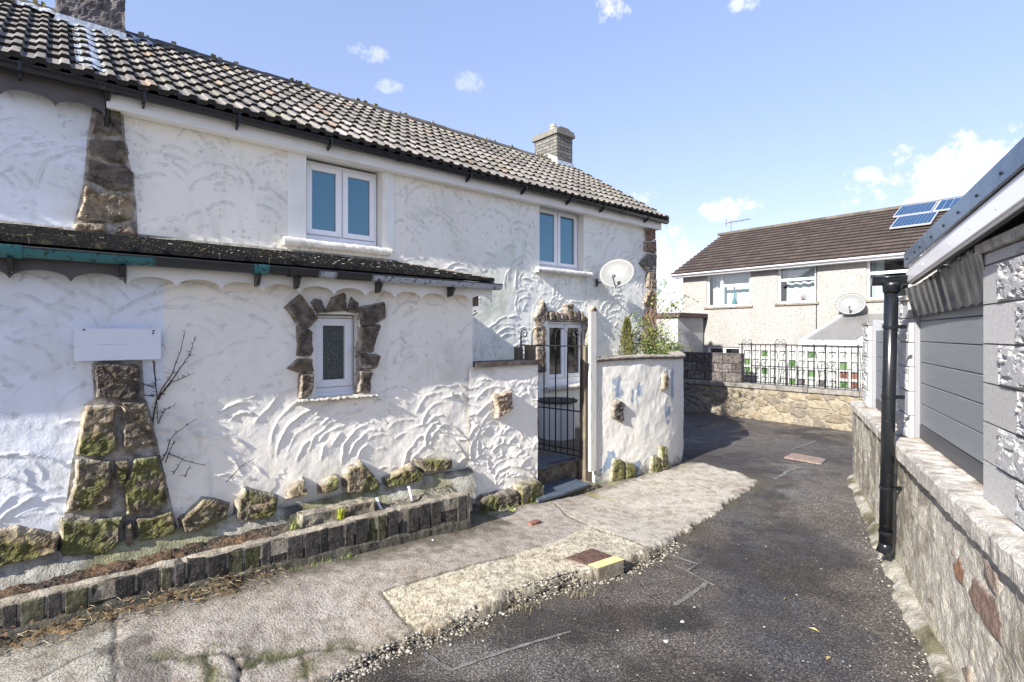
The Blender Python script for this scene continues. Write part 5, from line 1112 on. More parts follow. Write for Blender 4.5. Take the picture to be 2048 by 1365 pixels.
# shrubs behind the curved wall
def leaves(mb, centers, n, size, cols, rg, sp):
    for k in range(n):
        c = centers[rg.randint(len(centers))]; p = np.array(c[:3]) + rg.normal(0, 1, 3) * np.array(c[3:6] if len(c) > 3 else (sp, sp, sp))
        t1 = rg.normal(0, 1, 3); t1 /= np.linalg.norm(t1); t2 = np.cross(t1, rg.normal(0, 1, 3)); t2 /= np.linalg.norm(t2) + 1e-9; q = size * rg.uniform(.5, 1.4)
        mb.add([p, p + t1 * q + t2 * q * .45, p + t1 * 2 * q, p + t1 * q - t2 * q * .45], [(0, 1, 2, 3)], np.array(cols[rg.randint(len(cols))]) * rg.uniform(.6, 1.25), local=False)
def at(u, v, Y): return np.array([(u - CU) / FPX * Y, Y, H - (v - CV) / FPX * Y])
rg = np.random.RandomState(5)
b = at(1255, 740, 8.6); con = thing('conifer_shrub', 'small upright dark conifer behind the curved white wall', 'shrub', tuple(b)); 
mb = MB(); mb.tube([tuple(b - np.array([0, 0, .6])), tuple(at(1252, 645, 8.6))], [.02, .004], 6, (.12, .09, .06), local=False); link('stem', mb, M['twig'], con)
mb = MB(); top = at(1254, 640, 8.6)
for k in range(2600):
    t = rg.rand() ** .8; c = b * (1 - t) + top * t; w = .02 + .17 * (1 - t) ** .75 * (.7 + .6 * rg.rand()); a = rg.uniform(0, 6.28); p = c + np.array([math.cos(a) * w * rg.rand() ** .5, math.sin(a) * w * rg.rand() ** .5, rg.uniform(-.03, .03)])
    d = np.array([math.cos(a) * .3, math.sin(a) * .3, 1.0]); d /= np.linalg.norm(d); e = np.cross(d, rg.normal(0, 1, 3)); e /= np.linalg.norm(e); q = rg.uniform(.012, .03)
    mb.add([p, p + d * q + e * q * .25, p + d * q * 2, p + d * q - e * q * .25], [(0, 1, 2, 3)], np.array([(.05, .07, .02), (.10, .11, .03), (.18, .16, .04)][rg.randint(3)]) * rg.uniform(.7, 1.3), local=False)
link('foliage', mb, M['leaf'], con)
# climber with dead brown stems on the cottage corner
b = at(1300, 740, 9.2); cl_ = thing('climbing_shrub', 'tangled brown stemmed shrub with green leaves climbing the cottage corner', 'shrub', tuple(b))
mb = MB()
for k in range(110):
    p = b + np.array([rg.normal(0, .12), rg.normal(0, .10), -.3]); pts = [p]; tgt = at(1305 + rg.normal(0, 7), rg.uniform(560, 690), 9.4 + rg.normal(0, .08)); n = 9
    for i in range(1, n + 1): q = p + (tgt - p) * i / n + rg.normal(0, .03, 3) * (1 + i / n); pts.append(q)
    mb.tube([tuple(q) for q in pts], np.linspace(.006, .002, len(pts)), 4, np.array([(.24, .15, .10), (.30, .22, .15), (.12, .08, .06)][rg.randint(3)]), local=False)
tips = []
for (u0, v0, u1, v1) in [(1308, 640, 1370, 590), (1308, 660, 1385, 606), (1306, 630, 1340, 585), (1308, 680, 1378, 700), (1306, 600, 1322, 562), (1306, 690, 1360, 668), (1304, 650, 1262, 628), (1310, 655, 1345, 618), (1300, 690, 1275, 655), (1312, 640, 1352, 600), (1308, 620, 1316, 575)]:
    p, tgt = at(u0, v0, 9.3), at(u1, v1, 9.0 + rg.uniform(-.3, .3)); pts = [p + (tgt - p) * t + rg.normal(0, .018, 3) * (t > 0) for t in np.linspace(0, 1, 8)]; mb.tube([tuple(q) for q in pts], np.linspace(.005, .0015, 8), 4, (.16, .12, .09), local=False)
    tips += [(*q, .035, .035, .03) for q in pts[2:]]
    for i in range(3):
        a = pts[rg.randint(2, 7)]; e = a + rg.normal(0, .1, 3); mb.tube([tuple(a), tuple(e)], [.003, .001], 4, (.16, .12, .09), local=False); tips.append((*e, .02, .02, .02))
link('stems', mb, M['twig'], cl_)
mb = MB(); cols = [(.10, .17, .03), (.20, .28, .05), (.30, .38, .08), (.07, .11, .02)]
leaves(mb, tips, 420, .026, cols, rg, .03)
low = [(*at(u, v, Y), .07, .07, .055) for u, v, Y in [(1262, 705, 8.7), (1275, 690, 8.8), (1285, 700, 8.7), (1300, 706, 8.8), (1315, 700, 8.8), (1328, 704, 8.8), (1338, 700, 8.9), (1290, 680, 8.9), (1270, 668, 8.9), (1325, 688, 9.0), (1345, 692, 8.9), (1305, 715, 8.6), (1330, 716, 8.5)]]
low += [(*at(u, v, 9.0), .06, .06, .07) for u, v in ((1300, 665), (1318, 672), (1290, 650), (1330, 665), (1352, 700), (1258, 690))]
leaves(mb, low, 3600, .019, [(.10, .17, .03), (.20, .28, .05), (.07, .11, .02), (.05, .08, .015), (.13, .12, .05)], rg, .05); link('foliage', mb, M['leaf'], cl_)

# ================================================================== BACK BOUNDARY WALL
def rubble_field(X, Z, cell, seed, pal, mortar, expose=1.0, jit=.45, asp=.6, mw=.02):
    """voronoi stones: returns colour and height"""
    x = X / cell; z = Z / (cell * asp); xi = np.floor(x).astype(int); zi = np.floor(z).astype(int); d1 = np.full(X.shape, 9.); d2 = np.full(X.shape, 9.); idd = np.zeros(X.shape, np.int64)
    wx = (fbm(X * 5 / cell * .2, Z * 5 / cell * .2, 3, seed + 8) - .5) * .5
    for a in (-2, -1, 0, 1, 2):
        for b in (-2, -1, 0, 1, 2):
            cx, cz = xi + a, zi + b; h = ((cx * 73856093) ^ (cz * 19349663) ^ (seed * 83492791)) & 0xffffff; r1 = ((h * 16807) % 10007) / 10007.; r2 = ((h * 48271) % 10009) / 10009.
            px = cx + .5 + (r1 - .5) * 2 * jit + .5 * (zi + b) % 2 * 0; pz_ = cz + .5 + (r2 - .5) * 2 * jit; d = np.maximum(np.abs(x + wx - px) * .8 + .2 * np.abs(z - pz_), np.hypot(x + wx - px, z - pz_) * .95)
            m = d < d1; d2 = np.where(m, d1, np.minimum(d2, d)); idd = np.where(m, h, idd); d1 = np.where(m, d, d1)
    e = (d2 - d1) * cell * .5 + (fbm(X * 14, Z * 14, 3, seed + 4) - .5) * mw * 1.2
    rr = ((idd * 69621) % 10037) / 10037.; pick = (rr * len(pal)).astype(int) % len(pal); C = np.array(pal)[pick] * (.8 + .4 * ((idd % 97) / 97.))[..., None]
    st = sm(mw * .35, mw, e) * ((((idd % 1013) / 1013.) < expose)); C = lerpc(np.array(mortar) * np.ones(3), C, st) if False else np.array(mortar) * (1 - st[..., None]) + C * st[..., None]
    return C, st
SB = 11.5
bw = thing('boundary_wall', 'low rubble stone boundary wall with concrete coping across the end of the lane', 'boundary wall', hw(SB, 7, 0), ROTH)
Dd = np.arange(.6, 10.5, .03); Zz = np.arange(-.15, .67, .025); DDm, ZZm = np.meshgrid(Dd, Zz)
Cc, st_ = rubble_field(DDm, ZZm, .30, 5, [(.26, .225, .16), (.22, .185, .13), (.29, .255, .19), (.20, .175, .14)], (.27, .25, .20), 1.0, asp=.55, mw=.03)
Cc = lerpc(Cc, (.17, .16, .15), sm(6.4, 6.9, DDm + (fbm(DDm, ZZm * 3, 3, 4) - .5)))
hh = st_ * .03 + (fbm(DDm * 8, ZZm * 8, 4, 6) - .5) * .04
mb = MB(FH); mb.grid(np.stack([SB - hh, DDm, ZZm], -1), None, Cc); mb.box((SB + .02, .6, -.1), (SB + .3, 10.5, .66), (.3, .28, .22)); link('wall', mb, M['rubble'], bw)
mb = MB(FH); y = .6; rg = np.random.RandomState(2)
while y < 10.5: mb.box((SB - .06, y + .004, .665 + rg.uniform(-.004, .004)), (SB + .30, y + .9, .76), np.array([.25, .24, .22]) * rg.uniform(.85, 1.1)); y += .905
link('coping', mb, M['coping'], bw, bevel=.012)
Dk = pb(1481, 0, SB)[0]
bk = thing('block_wall', 'dark stained concrete block wall standing on the boundary coping left of the railings', 'wall', hw(SB, 9, .76), ROTH)
mb = MB(FH); rg = np.random.RandomState(3); mb.box((SB + .05, Dk, .762), (SB + .17, 10.5, 1.385), (.06, .055, .05)); z = .765; row = 0
while z < 1.35:
    y = Dk - (.22 if row % 2 else 0)
    while y < 10.5:
        a, b_ = max(Dk, y), min(10.5, y + .43)
        if b_ - a > .05: mb.box((SB + .035 - rg.uniform(0, .012), a + .006, z + .005), (SB + .19, b_ - .006, z + .198), np.array([.125, .11, .105]) * rg.uniform(.6, 1.35))
        y += .44
    z += .207; row += 1
link('blocks', mb, M['brick_black'], bk, bevel=.008)
mb = MB(FH); mb.box((SB + .03, Dk - .003, 1.388), (SB + .2, 10.5, 1.41), (.10, .09, .08), jit=.004); link('coping', mb, M['coping'], bk)
# railings: panels with scrolls
Dr1 = pb(1728, 0, SB + .08)[0]
rl = thing('railings', 'black wrought iron railings with scroll tops on the stone boundary wall', 'railings', hw(SB + .1, 5.5, .76), ROTH)
SR = SB + .10; RT = H - .235
def rb(name, pts, r, n=5): mb = MB(FH); mb.tube(pts, r, n); return link(name, mb, M['iron'], rl, smooth=True)
rb('rail', [(SR, Dk + .1, RT), (SR, Dr1 - 1.2, RT)], .012, 6); rb('rail', [(SR, Dk + .1, .80), (SR, Dr1 - 1.2, .80)], .010, 6)
pans = [pb(u, 0, SR)[0] for u in (1494, 1561, 1639, 1728)]
postu = [[1484, 1503], [1550, 1572], [1628, 1651], [1716, 1742]]; bars = [1511, 1521, 1531, 1541, 1583, 1594, 1605, 1616, 1664, 1677, 1690, 1703]
for k in range(12): bars_s = None
for u in bars: d = pb(u, 0, SR)[0]; rb('bar', [(SR, d, .765), (SR, d, RT + .0)], .0085)
for c, (a, b_) in zip(pans, postu):
    for u in (a, b_): d = pb(u, 0, SR)[0]; rb('post', [(SR, d, .765), (SR, d, RT + .03)], .014, 6)
    w = abs(pb(a, 0, SR)[0] - pb(b_, 0, SR)[0]) / 2 - .02
    for sg in (1, -1):
        sp = lambda c0, z0, r0, a0, tr: [(SR, c0 + r0 * (1 - .65 * t) * math.cos(a0 + sg * tr * t), z0 + r0 * (1 - .65 * t) * math.sin(a0 + sg * tr * t)) for t in np.linspace(0, 1, 16)]
        rb('scroll', sp(c + sg * .05, RT + .06, .058, math.pi / 2 if sg < 0 else math.pi / 2, -6.5), .006)
        rb('scroll', sp(c + sg * .05, RT - .06, .045, -math.pi / 2, 6.5), .006)
        rb('scroll', [(SR, c + sg * w * .85, RT - .12), (SR, c + sg * w * .45, RT - .4), (SR, c + sg * .01, RT - .62), (SR, c, .80)], .006)
        rb('scroll', sp(c + sg * .045, .85, .042, math.pi / 2, 6.5), .006)
# painted screen block wall behind
sw = thing('screen_block_wall', 'white openwork screen block wall with green, red and grey painted blocks behind the railings', 'screen wall', hw(12.6, 5, 0), ROTH)
SW = 12.55; ca, cb = pb(1486, 0, SW)[0], pb(1760, 0, SW)[0]; cell = .205; nC = int((ca - cb) / cell) + 1; top = H - .36
gr_ = {(0, 1), (0, 2), (0, 4), (2, 0), (2, 2), (5, 1), (5, 3), (7, 0), (7, 2), (10, 1), (10, 3), (12, 0), (12, 2), (15, 1), (15, 3), (16, 3), (20, 0)}; rd = {(10, 2), (11, 2), (11, 3), (12, 3), (13, 2)}; gy_ = {(15, 2), (16, 2), (6, 3), (8, 3)}
cells = MB(FH); rg = np.random.RandomState(5)
for i in range(nC):
    for j in range(6):
        y1_ = ca - i * cell; z1_ = top - j * cell; col = (.42, .44, .43)
        if (i, j) in gr_: col = (.075, .15, .05)
        elif (i, j) in rd: col = (.17, .075, .06)
        elif (i, j) in gy_: col = (.12, .10, .11)
        elif j >= 3 and rg.rand() < .3: col = (.36, .38, .38)
        d0, d1_, e0, e1_ = y1_ - cell + .006, y1_ - .006, z1_ - cell + .006, z1_ - .006
        t = .022
        for q in ((d0, d1_, e0, e0 + t), (d0, d1_, e1_ - t, e1_), (d0, d0 + t, e0 + t, e1_ - t), (d1_ - t, d1_, e0 + t, e1_ - t)): cells.box((SW, q[0], q[2]), (SW + .09, q[1], q[3]), (.40, .415, .41))
        cells.box((SW + .05, d0 + t, e0 + t), (SW + .075, d1_ - t, e1_ - t), col)
        cx, cz = (d0 + d1_) / 2, (e0 + e1_) / 2; k_ = rg.rand()
        for ang in (.785, 2.356):
            if k_ < .75:
                dd_ = np.array([math.cos(ang), math.sin(ang)]) * .06; cells.tube([(SW + .03, cx - dd_[0], cz - dd_[1]), (SW + .03, cx + dd_[0], cz + dd_[1])], .010, 4, np.array(col) * .9)
        if k_ < .45: cells.box((SW + .045, cx - .02, cz - .02), (SW + .049, cx + .02, cz + .02), (.05, .05, .05))
link('blocks', cells, M['cells'], sw)
mb = MB(FH); mb.box((SW - .01, cb, top + .002), (SW + .11, ca, top + .04), (.7, .7, .7)); link('coping', mb, M['coping'], sw, bevel=.006)

# ================================================================== BACKGROUND HOUSE
SH = 17.3; DG = 10.6
hb = thing('house', 'pebble dashed two storey house with brown tiled roof beyond the boundary wall', 'house', hw(SH, 5, -1), ROTH)
EZ = H + 2.13
def opening(u0, u1, v0, v1): return (pb(u1, 0, SH)[0], pb(u0, 0, SH)[0], pb((u0 + u1) / 2, v1, SH)[1], pb((u0 + u1) / 2, v0, SH)[1])
wins = [opening(1413, 1501, 548, 613), opening(1555, 1632, 532, 606), opening(1733, 1822, 514, 598), opening(1415, 1480, 694, 760)]
mb = MB(FH)
def holed(mb, y0, y1, z0, z1, holes, x, col):
    Ys = sorted({y0, y1, *[h[0] for h in holes], *[h[1] for h in holes]}); Zs = sorted({z0, z1, *[h[2] for h in holes], *[h[3] for h in holes]})
    for a, b_ in zip(Ys[:-1], Ys[1:]):
        for c, d_ in zip(Zs[:-1], Zs[1:]):
            m = ((a + b_) / 2, (c + d_) / 2)
            if any(h[0] < m[0] < h[1] and h[2] < m[1] < h[3] for h in holes): continue
            mb.add([(x, a, c), (x, a, d_), (x, b_, d_), (x, b_, c)], [(0, 1, 2, 3)], col)
    for h in holes:
        a, b_, c, d_ = h; e = x + .16
        for q in ([(x, a, c), (e, a, c), (e, a, d_), (x, a, d_)], [(x, b_, c), (x, b_, d_), (e, b_, d_), (e, b_, c)], [(x, a, c), (x, b_, c), (e, b_, c), (e, a, c)], [(x, a, d_), (e, a, d_), (e, b_, d_), (x, b_, d_)]): mb.add(q, [(0, 1, 2, 3)], (.5, .47, .42))
holed(mb, -4, DG, -1, EZ, wins, SH, (.32, .315, .30))
mb.add([(SH, DG, -1), (SH + 7, DG, -1), (SH + 7, DG, EZ), (SH + 3.5, DG, EZ + 1.72), (SH, DG, EZ)], [(0, 1, 2, 3, 4)], (.55, .53, .5))
mb.add([(SH, -4, -1), (SH + 7, -4, -1), (SH + 7, -4, EZ), (SH + 3.5, -4, EZ + 1.72), (SH, -4, EZ)], [(4, 3, 2, 1, 0)], (.55, .53, .5))
mb.add([(SH + 7, -4, -1), (SH + 7, DG, -1), (SH + 7, DG, EZ), (SH + 7, -4, EZ)], [(3, 2, 1, 0)], (.55, .53, .5))
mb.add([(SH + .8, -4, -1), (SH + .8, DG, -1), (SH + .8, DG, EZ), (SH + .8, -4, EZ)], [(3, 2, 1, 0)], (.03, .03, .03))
link('wall', mb, M['dash'], hb)
for i, w in enumerate(wins):
    a, b_, c, d_ = w; x = SH + .07; f = .06; mb = MB(FH); n = 2 if i != 1 else 1
    mb.box((x, a, c), (x + .06, b_, c + f)); mb.box((x, a, d_ - f), (x + .06, b_, d_)); mb.box((x, a, c + f), (x + .06, a + f, d_ - f)); mb.box((x, b_ - f, c + f), (x + .06, b_, d_ - f))
    tr_ = d_ - (d_ - c) * .36 
    xs_ = [a + f, b_ - f]
    if i == 0: m = a + (b_ - a) * .66; mb.box((x, m - .04, c + f), (x + .06, m + .04, d_ - f)); mb.box((x, a + f, tr_ - .04), (x + .06, m - .04, tr_ + .04))
    elif i in (1, 2): mb.box((x, a + f, tr_ - .04), (x + .06, b_ - f, tr_ + .04))
    else: m = (a + b_) / 2; mb.box((x, m - .05, c + f), (x + .06, m + .05, d_ - f))
    fo = link('window', mb, M['upvc'], hb, bevel=.006)
    mb = MB(FH); mb.box((x + .025, a + f, c + f), (x + .03, b_ - f, d_ - f)); link('pane', mb, M['pane_clear'], fo)
    mb = MB(FH); mb.box((SH - .06, a - .08, c - .07), (SH + .06, b_ + .08, c - .002), (.25, .22, .18)); link('sill', mb, M['coping'], fo, bevel=.006)
    # curtains
    mb = MB(FH); xx = SH + .42
    def curt(y0, y1, z0, z1, col=(.80, .82, .85), amp=.03, fq=26):
        Y1 = np.linspace(y0, y1, 60); Z1 = np.linspace(z0, z1, 4); A2, B2 = np.meshgrid(Y1, Z1); mb.grid(np.stack([xx + amp * np.sin(A2 * fq + B2 * .6) + 0 * A2, A2, B2], -1), None, col)
    if i == 0: curt(b_ - .42, b_, c, d_); curt(a, b_, d_ - .32, d_); curt(a, a + .12, c, d_); curt(a + .1, b_ - .4, c, d_ - .3, (.62, .68, .70), .01)
    elif i == 1: curt(a + .12, b_ - .12, c, d_); curt(a, b_, d_ - .30, d_)
    elif i == 2: curt(b_ - .32, b_, c, d_); curt(a, a + .15, c, d_)
    if mb.n: link('curtain', mb, M['curtain'], fo, smooth=True)
ob = at(1465, 608, 17.2 / .977)
def vase(px, cols, name, label, cat, hgt):
    D_, z_ = pb(px[0], px[1], SH + .22); mb = MB(FH); c = (SH + .24, D_)
    prf = [(.05, 0), (.07, .05), (.08, .10), (.05, .18), (.022, .26), (.02, hgt)]; mb.tube([(*c, z_ + h) for r, h in prf], [r for r, h in prf], 12, cols); tag(link(name, mb, M['pot'], smooth=True, rot=ROTH), label, cat)
vase((1468, 611), (.03, .22, .25), 'vase', 'tall teal vase standing in the left upstairs window of the far house', 'vase', .62)
D_, z_ = pb(1606, 604, SH + .22); mb = MB(); rg = np.random.RandomState(9); c = np.array(hw(SH + .26, D_, z_ + .16)); mb.tube([tuple(c - np.array([0, 0, .16])), tuple(c)], .006, 5, (.1, .2, .05), local=False); leaves(mb, [(*c, .06, .06, .07), (*(c - np.array([.0, 0, .1])), .04, .04, .03)], 160, .02, [(.55, .02, .03), (.40, .02, .03)], rg, .05); tag(link('flowers', mb, M['leaf'], loc=tuple(c)), 'bunch of red flowers in the middle upstairs window of the far house', 'flowers')
# roof
mb = MB(FH); Lr = 3.5 + .35; E0 = EZ + .02; 
slope_n = 15; rg = np.random.RandomState(6)
for k in range(slope_n):
    t0, t1 = k / slope_n, (k + 1) / slope_n; n = int((DG + .3 + 4.2) / .30); ys = np.linspace(-4.2, DG + .28, n + 1)
    s0_, z0_ = SH - .35 + Lr * t0, E0 + 1.95 * t0; s1_, z1_ = SH - .35 + Lr * t1, E0 + 1.95 * t1
    for y0_, y1_ in zip(ys[:-1], ys[1:]):
        c = np.array([.085, .062, .052]) * rg.uniform(.75, 1.2); l = .045 + rg.uniform(-.004, .006)
        mb.add([(s0_, y0_ + .004, z0_ - .01), (s0_, y1_ - .004, z0_ - .01), (s0_ - .012, y1_ - .004, z0_ + l), (s0_ - .012, y0_ + .004, z0_ + l), (s1_, y0_ + .004, z1_ + .005), (s1_, y1_ - .004, z1_ + .005)], [(3, 4, 5, 2)], c)
        mb.add([(s0_, y0_, z0_ - .02), (s0_, y1_, z0_ - .02), (s0_ - .014, y1_, z0_ + l - .004), (s0_ - .014, y0_, z0_ + l - .004)], [(0, 3, 2, 1)], c * .18)  # tile fronts coloured dark, a painted lip shadow under every course
mb.add([(SH - .35, -4.2, E0 - .02), (SH - .35, DG + .28, E0 - .02), (SH + 3.5, DG + .28, E0 + 1.93), (SH + 3.5, -4.2, E0 + 1.93)], [(0, 1, 2, 3)], (.06, .05, .05))
mb.add([(SH + 3.5, -4.2, E0 + 1.95), (SH + 3.5, DG + .28, E0 + 1.95), (SH + 7.35, DG + .28, E0), (SH + 7.35, -4.2, E0)], [(0, 1, 2, 3)], (.15, .12, .10))
link('roof', mb, M['tile'], hb)
mb = MB(FH); y = -4.2; rg = np.random.RandomState(7)
while y < DG + .2:
    z = E0 + 1.96; c = np.array([.11, .095, .075]) * rg.uniform(.6, 1.3); arc = [(SH + 3.5 - .14 * math.cos(t), z - .05 + .11 * math.sin(t)) for t in np.linspace(0, math.pi, 7)]
    mb.add([(a, yy, b_) for yy in (y, y + .44) for a, b_ in arc], [(i, i + 1, 8 + i, 7 + i) for i in range(6)] + [tuple(range(7)), tuple(range(7, 14))], c); y += .45
link('ridge_tiles', mb, M['tile'], hb)
mb = MB(FH); mb.box((SH - .32, -4.2, EZ - .10), (SH - .29, DG + .25, EZ + .03)); mb.box((SH - .29, -4.2, EZ - .10), (SH - .002, DG + .25, EZ - .085)); mb.box((SH - .29, DG + .22, EZ - .1), (SH + .1, DG + .26, EZ + .1)); link('fascia_board', mb, M['upvc'], hb)
mb = MB(FH); th = np.linspace(math.pi * .5, 1.5 * math.pi, 9)
Yg = np.linspace(-4.2, DG + .32, 2); mb.grid(np.array([[(SH - .385 + .055 * math.cos(t) * 1.0, y, EZ - .0 + .05 * math.sin(t)) for t in np.linspace(math.pi, 2 * math.pi, 9)] for y in Yg])); link('gutter', mb, M['upvc'], hb, smooth=True)
u = 1633; d = pb(u, 0, SH)[0]; mb = MB(FH); mb.box((SH - .012, d - .012, -.9), (SH - .002, d + .012, EZ - .1)); link('cable', mb, M['gutter'], hb)
D_, z_ = pb(1387, 662, SH); mb = MB(FH); mb.tube([(SH - .03, D_, z_), (SH, D_, z_)], .07, 12); mb.tube([(SH - .06, D_, z_), (SH - .03, D_, z_)], .05, 12); link('wall_vent', mb, M['plastic_grey'], hb)
# solar panels
def roofpt(v_frac, D_, lift=.10): return (SH - .35 + Lr * v_frac, D_, E0 + 1.95 * v_frac + lift)
def solar(label, f0, f1, da, db):
    t = thing('solar_panel', label, 'solar panel', hw(*roofpt(f0, db)), ROTH, 'solar panels on the far house roof')
    n = np.array([-1.95, 0, Lr]); n /= np.linalg.norm(n)
    A_, B_, C_, D__ = [np.array(roofpt(f, d)) for f, d in ((f0, da), (f0, db), (f1, db), (f1, da))]
    mb = MB(FH); v = [A_, B_, C_, D__] + [p + n * .04 for p in (A_, B_, C_, D__)]; mb.add(v, [(4, 5, 6, 7)[::-1], (0, 1, 5, 4), (1, 2, 6, 5), (2, 3, 7, 6), (3, 0, 4, 7)]); link('frame', mb, M['alu'], t)
    mb = MB(FH); 
    for i in range(10):
        for j in range(6):
            a, b_ = .025 + .95 * (i + .03) / 10, .025 + .95 * (i + .97) / 10; c, d_ = .04 + .92 * (j + .02) / 6, .04 + .92 * (j + .98) / 6
            P = lambda x, y: (A_ + (B_ - A_) * x + (D__ - A_) * y) + n * .043
            mb.add([P(a, c), P(b_, c), P(b_, d_), P(a, d_)], [(0, 1, 2, 3)])
    link('cells', mb, M['solar'], t)
def dof(u, v, f): # depth along house for pixel u at roof fraction f
    return pb(u, v, SH - .35 + Lr * f)[0]
solar('lower left solar panel on the brown roof', .42, .66, dof(1862, 460, .42), dof(1779, 465, .42)); solar('upper left solar panel on the brown roof', .68, .92, dof(1870, 440, .8), dof(1786, 450, .68))
solar('solar panel cut off by the garage roof, upper right of three', .68, .92, dof(1870, 440, .8) - 1.75, dof(1870, 440, .8) - .03)
# aerial
p = roofpt(.97, dof(1462, 460, .97), .0); ae_ = thing('tv_aerial', 'thin television aerial above the left end of the brown roof', 'aerial', hw(*p), ROTH)
zt3 = pb(1462, 446, SH + 3.4)[1]; mb = MB(FH); mb.tube([p, (p[0], p[1], zt3 + .12)], .018, 6); link('mast', mb, M['plastic_grey'], ae_)
mb = MB(FH); mb.tube([(p[0], p[1] + .25, zt3), (p[0], p[1] - .75, zt3 + .03)], .014, 5); 
for k in range(9): y = p[1] - .75 + k * .1; mb.tube([(p[0] - .12, y, zt3 + .02), (p[0] + .12, y, zt3 + .02)], .008, 4)
mb.tube([(p[0], p[1] + .2, zt3 - .15), (p[0], p[1] + .2, zt3 + .17)], .014, 4); link('boom', mb, M['plastic_grey'], ae_)
# its dish
u, v = 1703, 610; D_, z_ = pb(u, v, SH - .3); c = hw(SH - .35, D_, z_); dish('small satellite dish on the far house wall above the conservatory', c, (-.60, -.75, .28), .36, wallpt=hw(SH - .02, D_ + .05, z_ - .35))
# conservatory roof
cs_ = thing('conservatory', 'white framed conservatory with pale sloping roof against the far house', 'conservatory', hw(15, 4, -1), ROTH)
se, ze, zt4 = 14.2, H - .20, H + .56; dL = 5.35; dR = 1.5
mb = MB(FH); mb.add([(se, dL, ze + .02), (se, dR, ze + .02), (SH - .01, dR, zt4), (SH - .01, dL, zt4)], [(0, 1, 2, 3)]); link('roof', mb, M['poly'], cs_)
for y in (dL, dL - 1.25, dL - 2.5, dL - 3.75):
    mb = MB(FH); mb.prism([(se - .03, ze - .02), (se - .03, ze + .06), (SH - .012, zt4 + .06), (SH - .012, zt4 - .02)], 1, y - .04, y + .04); link('glazing_bar', mb, M['upvc'], cs_)
mb = MB(FH); mb.box((se - .08, dR, ze - .10), (se - .035, dL + .08, ze + .045)); mb.box((se, dR, ze - .25), (se + .06, dL, ze - .02)); link('eaves_beam', mb, M['upvc'], cs_, bevel=.01)
mb = MB(FH); mb.box((se + .02, dR, -1), (se + .05, dL, ze - .25)); link('wall', mb, M['upvc'], cs_)
mb = MB(FH); mb.prism([(se, -1), (SH - .01, -1), (SH - .01, zt4 - .02), (se, ze - .02)], 1, dL - .03, dL - .005); link('side_panel', mb, M['upvc'], cs_)
# outbuilding beside the house
og = thing('outbuilding', 'grey pebble dashed outbuilding with dark flat roof left of the far house', 'outbuilding', hw(16, 11, -1), ROTH)
mb = MB(FH); mb.box((15.6, 9.75, -1), (17.2, 12.6, H + .55), (.40, .40, .39)); link('wall', mb, M['dash'], og)
mb = MB(FH); mb.box((15.5, 9.62, H + .553), (17.28, 12.7, H + .70)); link('roof', mb, M['felt'], og, bevel=.01)
# far ground bushes behind the shrubs are not visible

# ================================================================== RIGHT SIDE
QW = .833
rwall = thing('retaining_wall', 'near low rubble and mortar wall with concrete coping along the right side of the lane', 'retaining wall', rw(QW, 3, 0), ROTR)
r_end = pr(1706, 0, QW)[0]; RS = np.arange(.4, r_end, .0125); ZS = np.arange(-.06, .90, .0125); RR, ZZ2 = np.meshgrid(RS, ZS)
Cc, st_ = rubble_field(RR + ZZ2 * .25, ZZ2, .26, 9, [(.42, .40, .34), (.37, .35, .30), (.46, .44, .38), (.33, .30, .25), (.40, .36, .30)], (.50, .48, .42), .55, asp=.9, mw=.02)
Cc = lerpc(Cc, (.46, .44, .385), sm(.3, .75, fbm(RR * 2.2, ZZ2 * 2.2, 4, 12)) * .75)
far = sm(3.8, 5.0, RR); Cc = lerpc(Cc, (.22, .20, .16), far * sm(.3, .6, fbm(RR * 9, ZZ2 * 3, 4, 14)))
Cc = lerpc(Cc, (.22, .20, .16), sm(.52, .70, fbm(RR * 5 + ZZ2 * 4, ZZ2 * 2.2, 5, 55)) * .6); Cc = lerpc(Cc, (.50, .49, .44), sm(.56, .68, fbm(RR * 6 + ZZ2 * 5 + 9, ZZ2 * 3, 5, 56)) * .7)
hgtw = st_ * .006 + (fbm(RR * 6, ZZ2 * 6, 5, 13) - .5) * .04 + (fbm(RR * 30, ZZ2 * 30, 3, 131) - .5) * .008
for k, (pp_, c) in enumerate([([(1941, 1185), (1953, 1155), (1996, 1205), (2010, 1250), (2007, 1292), (1985, 1262), (1955, 1222)], (.22, .15, .12)), ([(1974, 1145), (1973, 1115), (2002, 1148), (1998, 1195), (1984, 1175)], (.24, .19, .16)), ([(1912, 1130), (1922, 1115), (1934, 1145), (1932, 1176), (1918, 1160)], (.26, .14, .08)), ([(1908, 1096), (1912, 1100), (1911, 1112), (1907, 1106)], (.28, .15, .08)), ([(1932, 1340), (1940, 1332), (1946, 1360), (1936, 1372)], (.25, .19, .15)), ([(1860, 1200), (1866, 1192), (1872, 1210), (1868, 1216)], (.3, .25, .2))]):
    P = [pr(u, v, QW) for u, v in pp_]; dd = polydist(RR, ZZ2, P) + (fbm(RR * 30, ZZ2 * 30, 3, 20 + k) - .5) * .015; m = sm(-.003, .006, dd); Cc = lerpc(Cc, c, m); hgtw = hgtw * (1 - m) + m * (.012 + (fbm(RR * 25, ZZ2 * 25, 3, 33) - .5) * .015)
Cc = lerpc(Cc, (.34, .33, .16), sm(.16, .02, ZZ2) * sm(.42, .6, fbm(RR * 5, ZZ2 * 5, 3, 15)) * .7)
mb = MB(FR); V = np.stack([QW - hgtw, RR, ZZ2], -1)
cols_ = Cc; mb.grid(V, None, cols_); mb.box((QW + .03, .4, -.1), (QW + .3, r_end - .0, .88), (.4, .38, .33)); rough_box(mb, (QW + .005, r_end - .03, -.05), (QW + .8, r_end + .01, .90), .03, .02, 4, np.array([.33, .30, .24]))
link('wall', mb, M['rubble'], rwall, smooth=True)
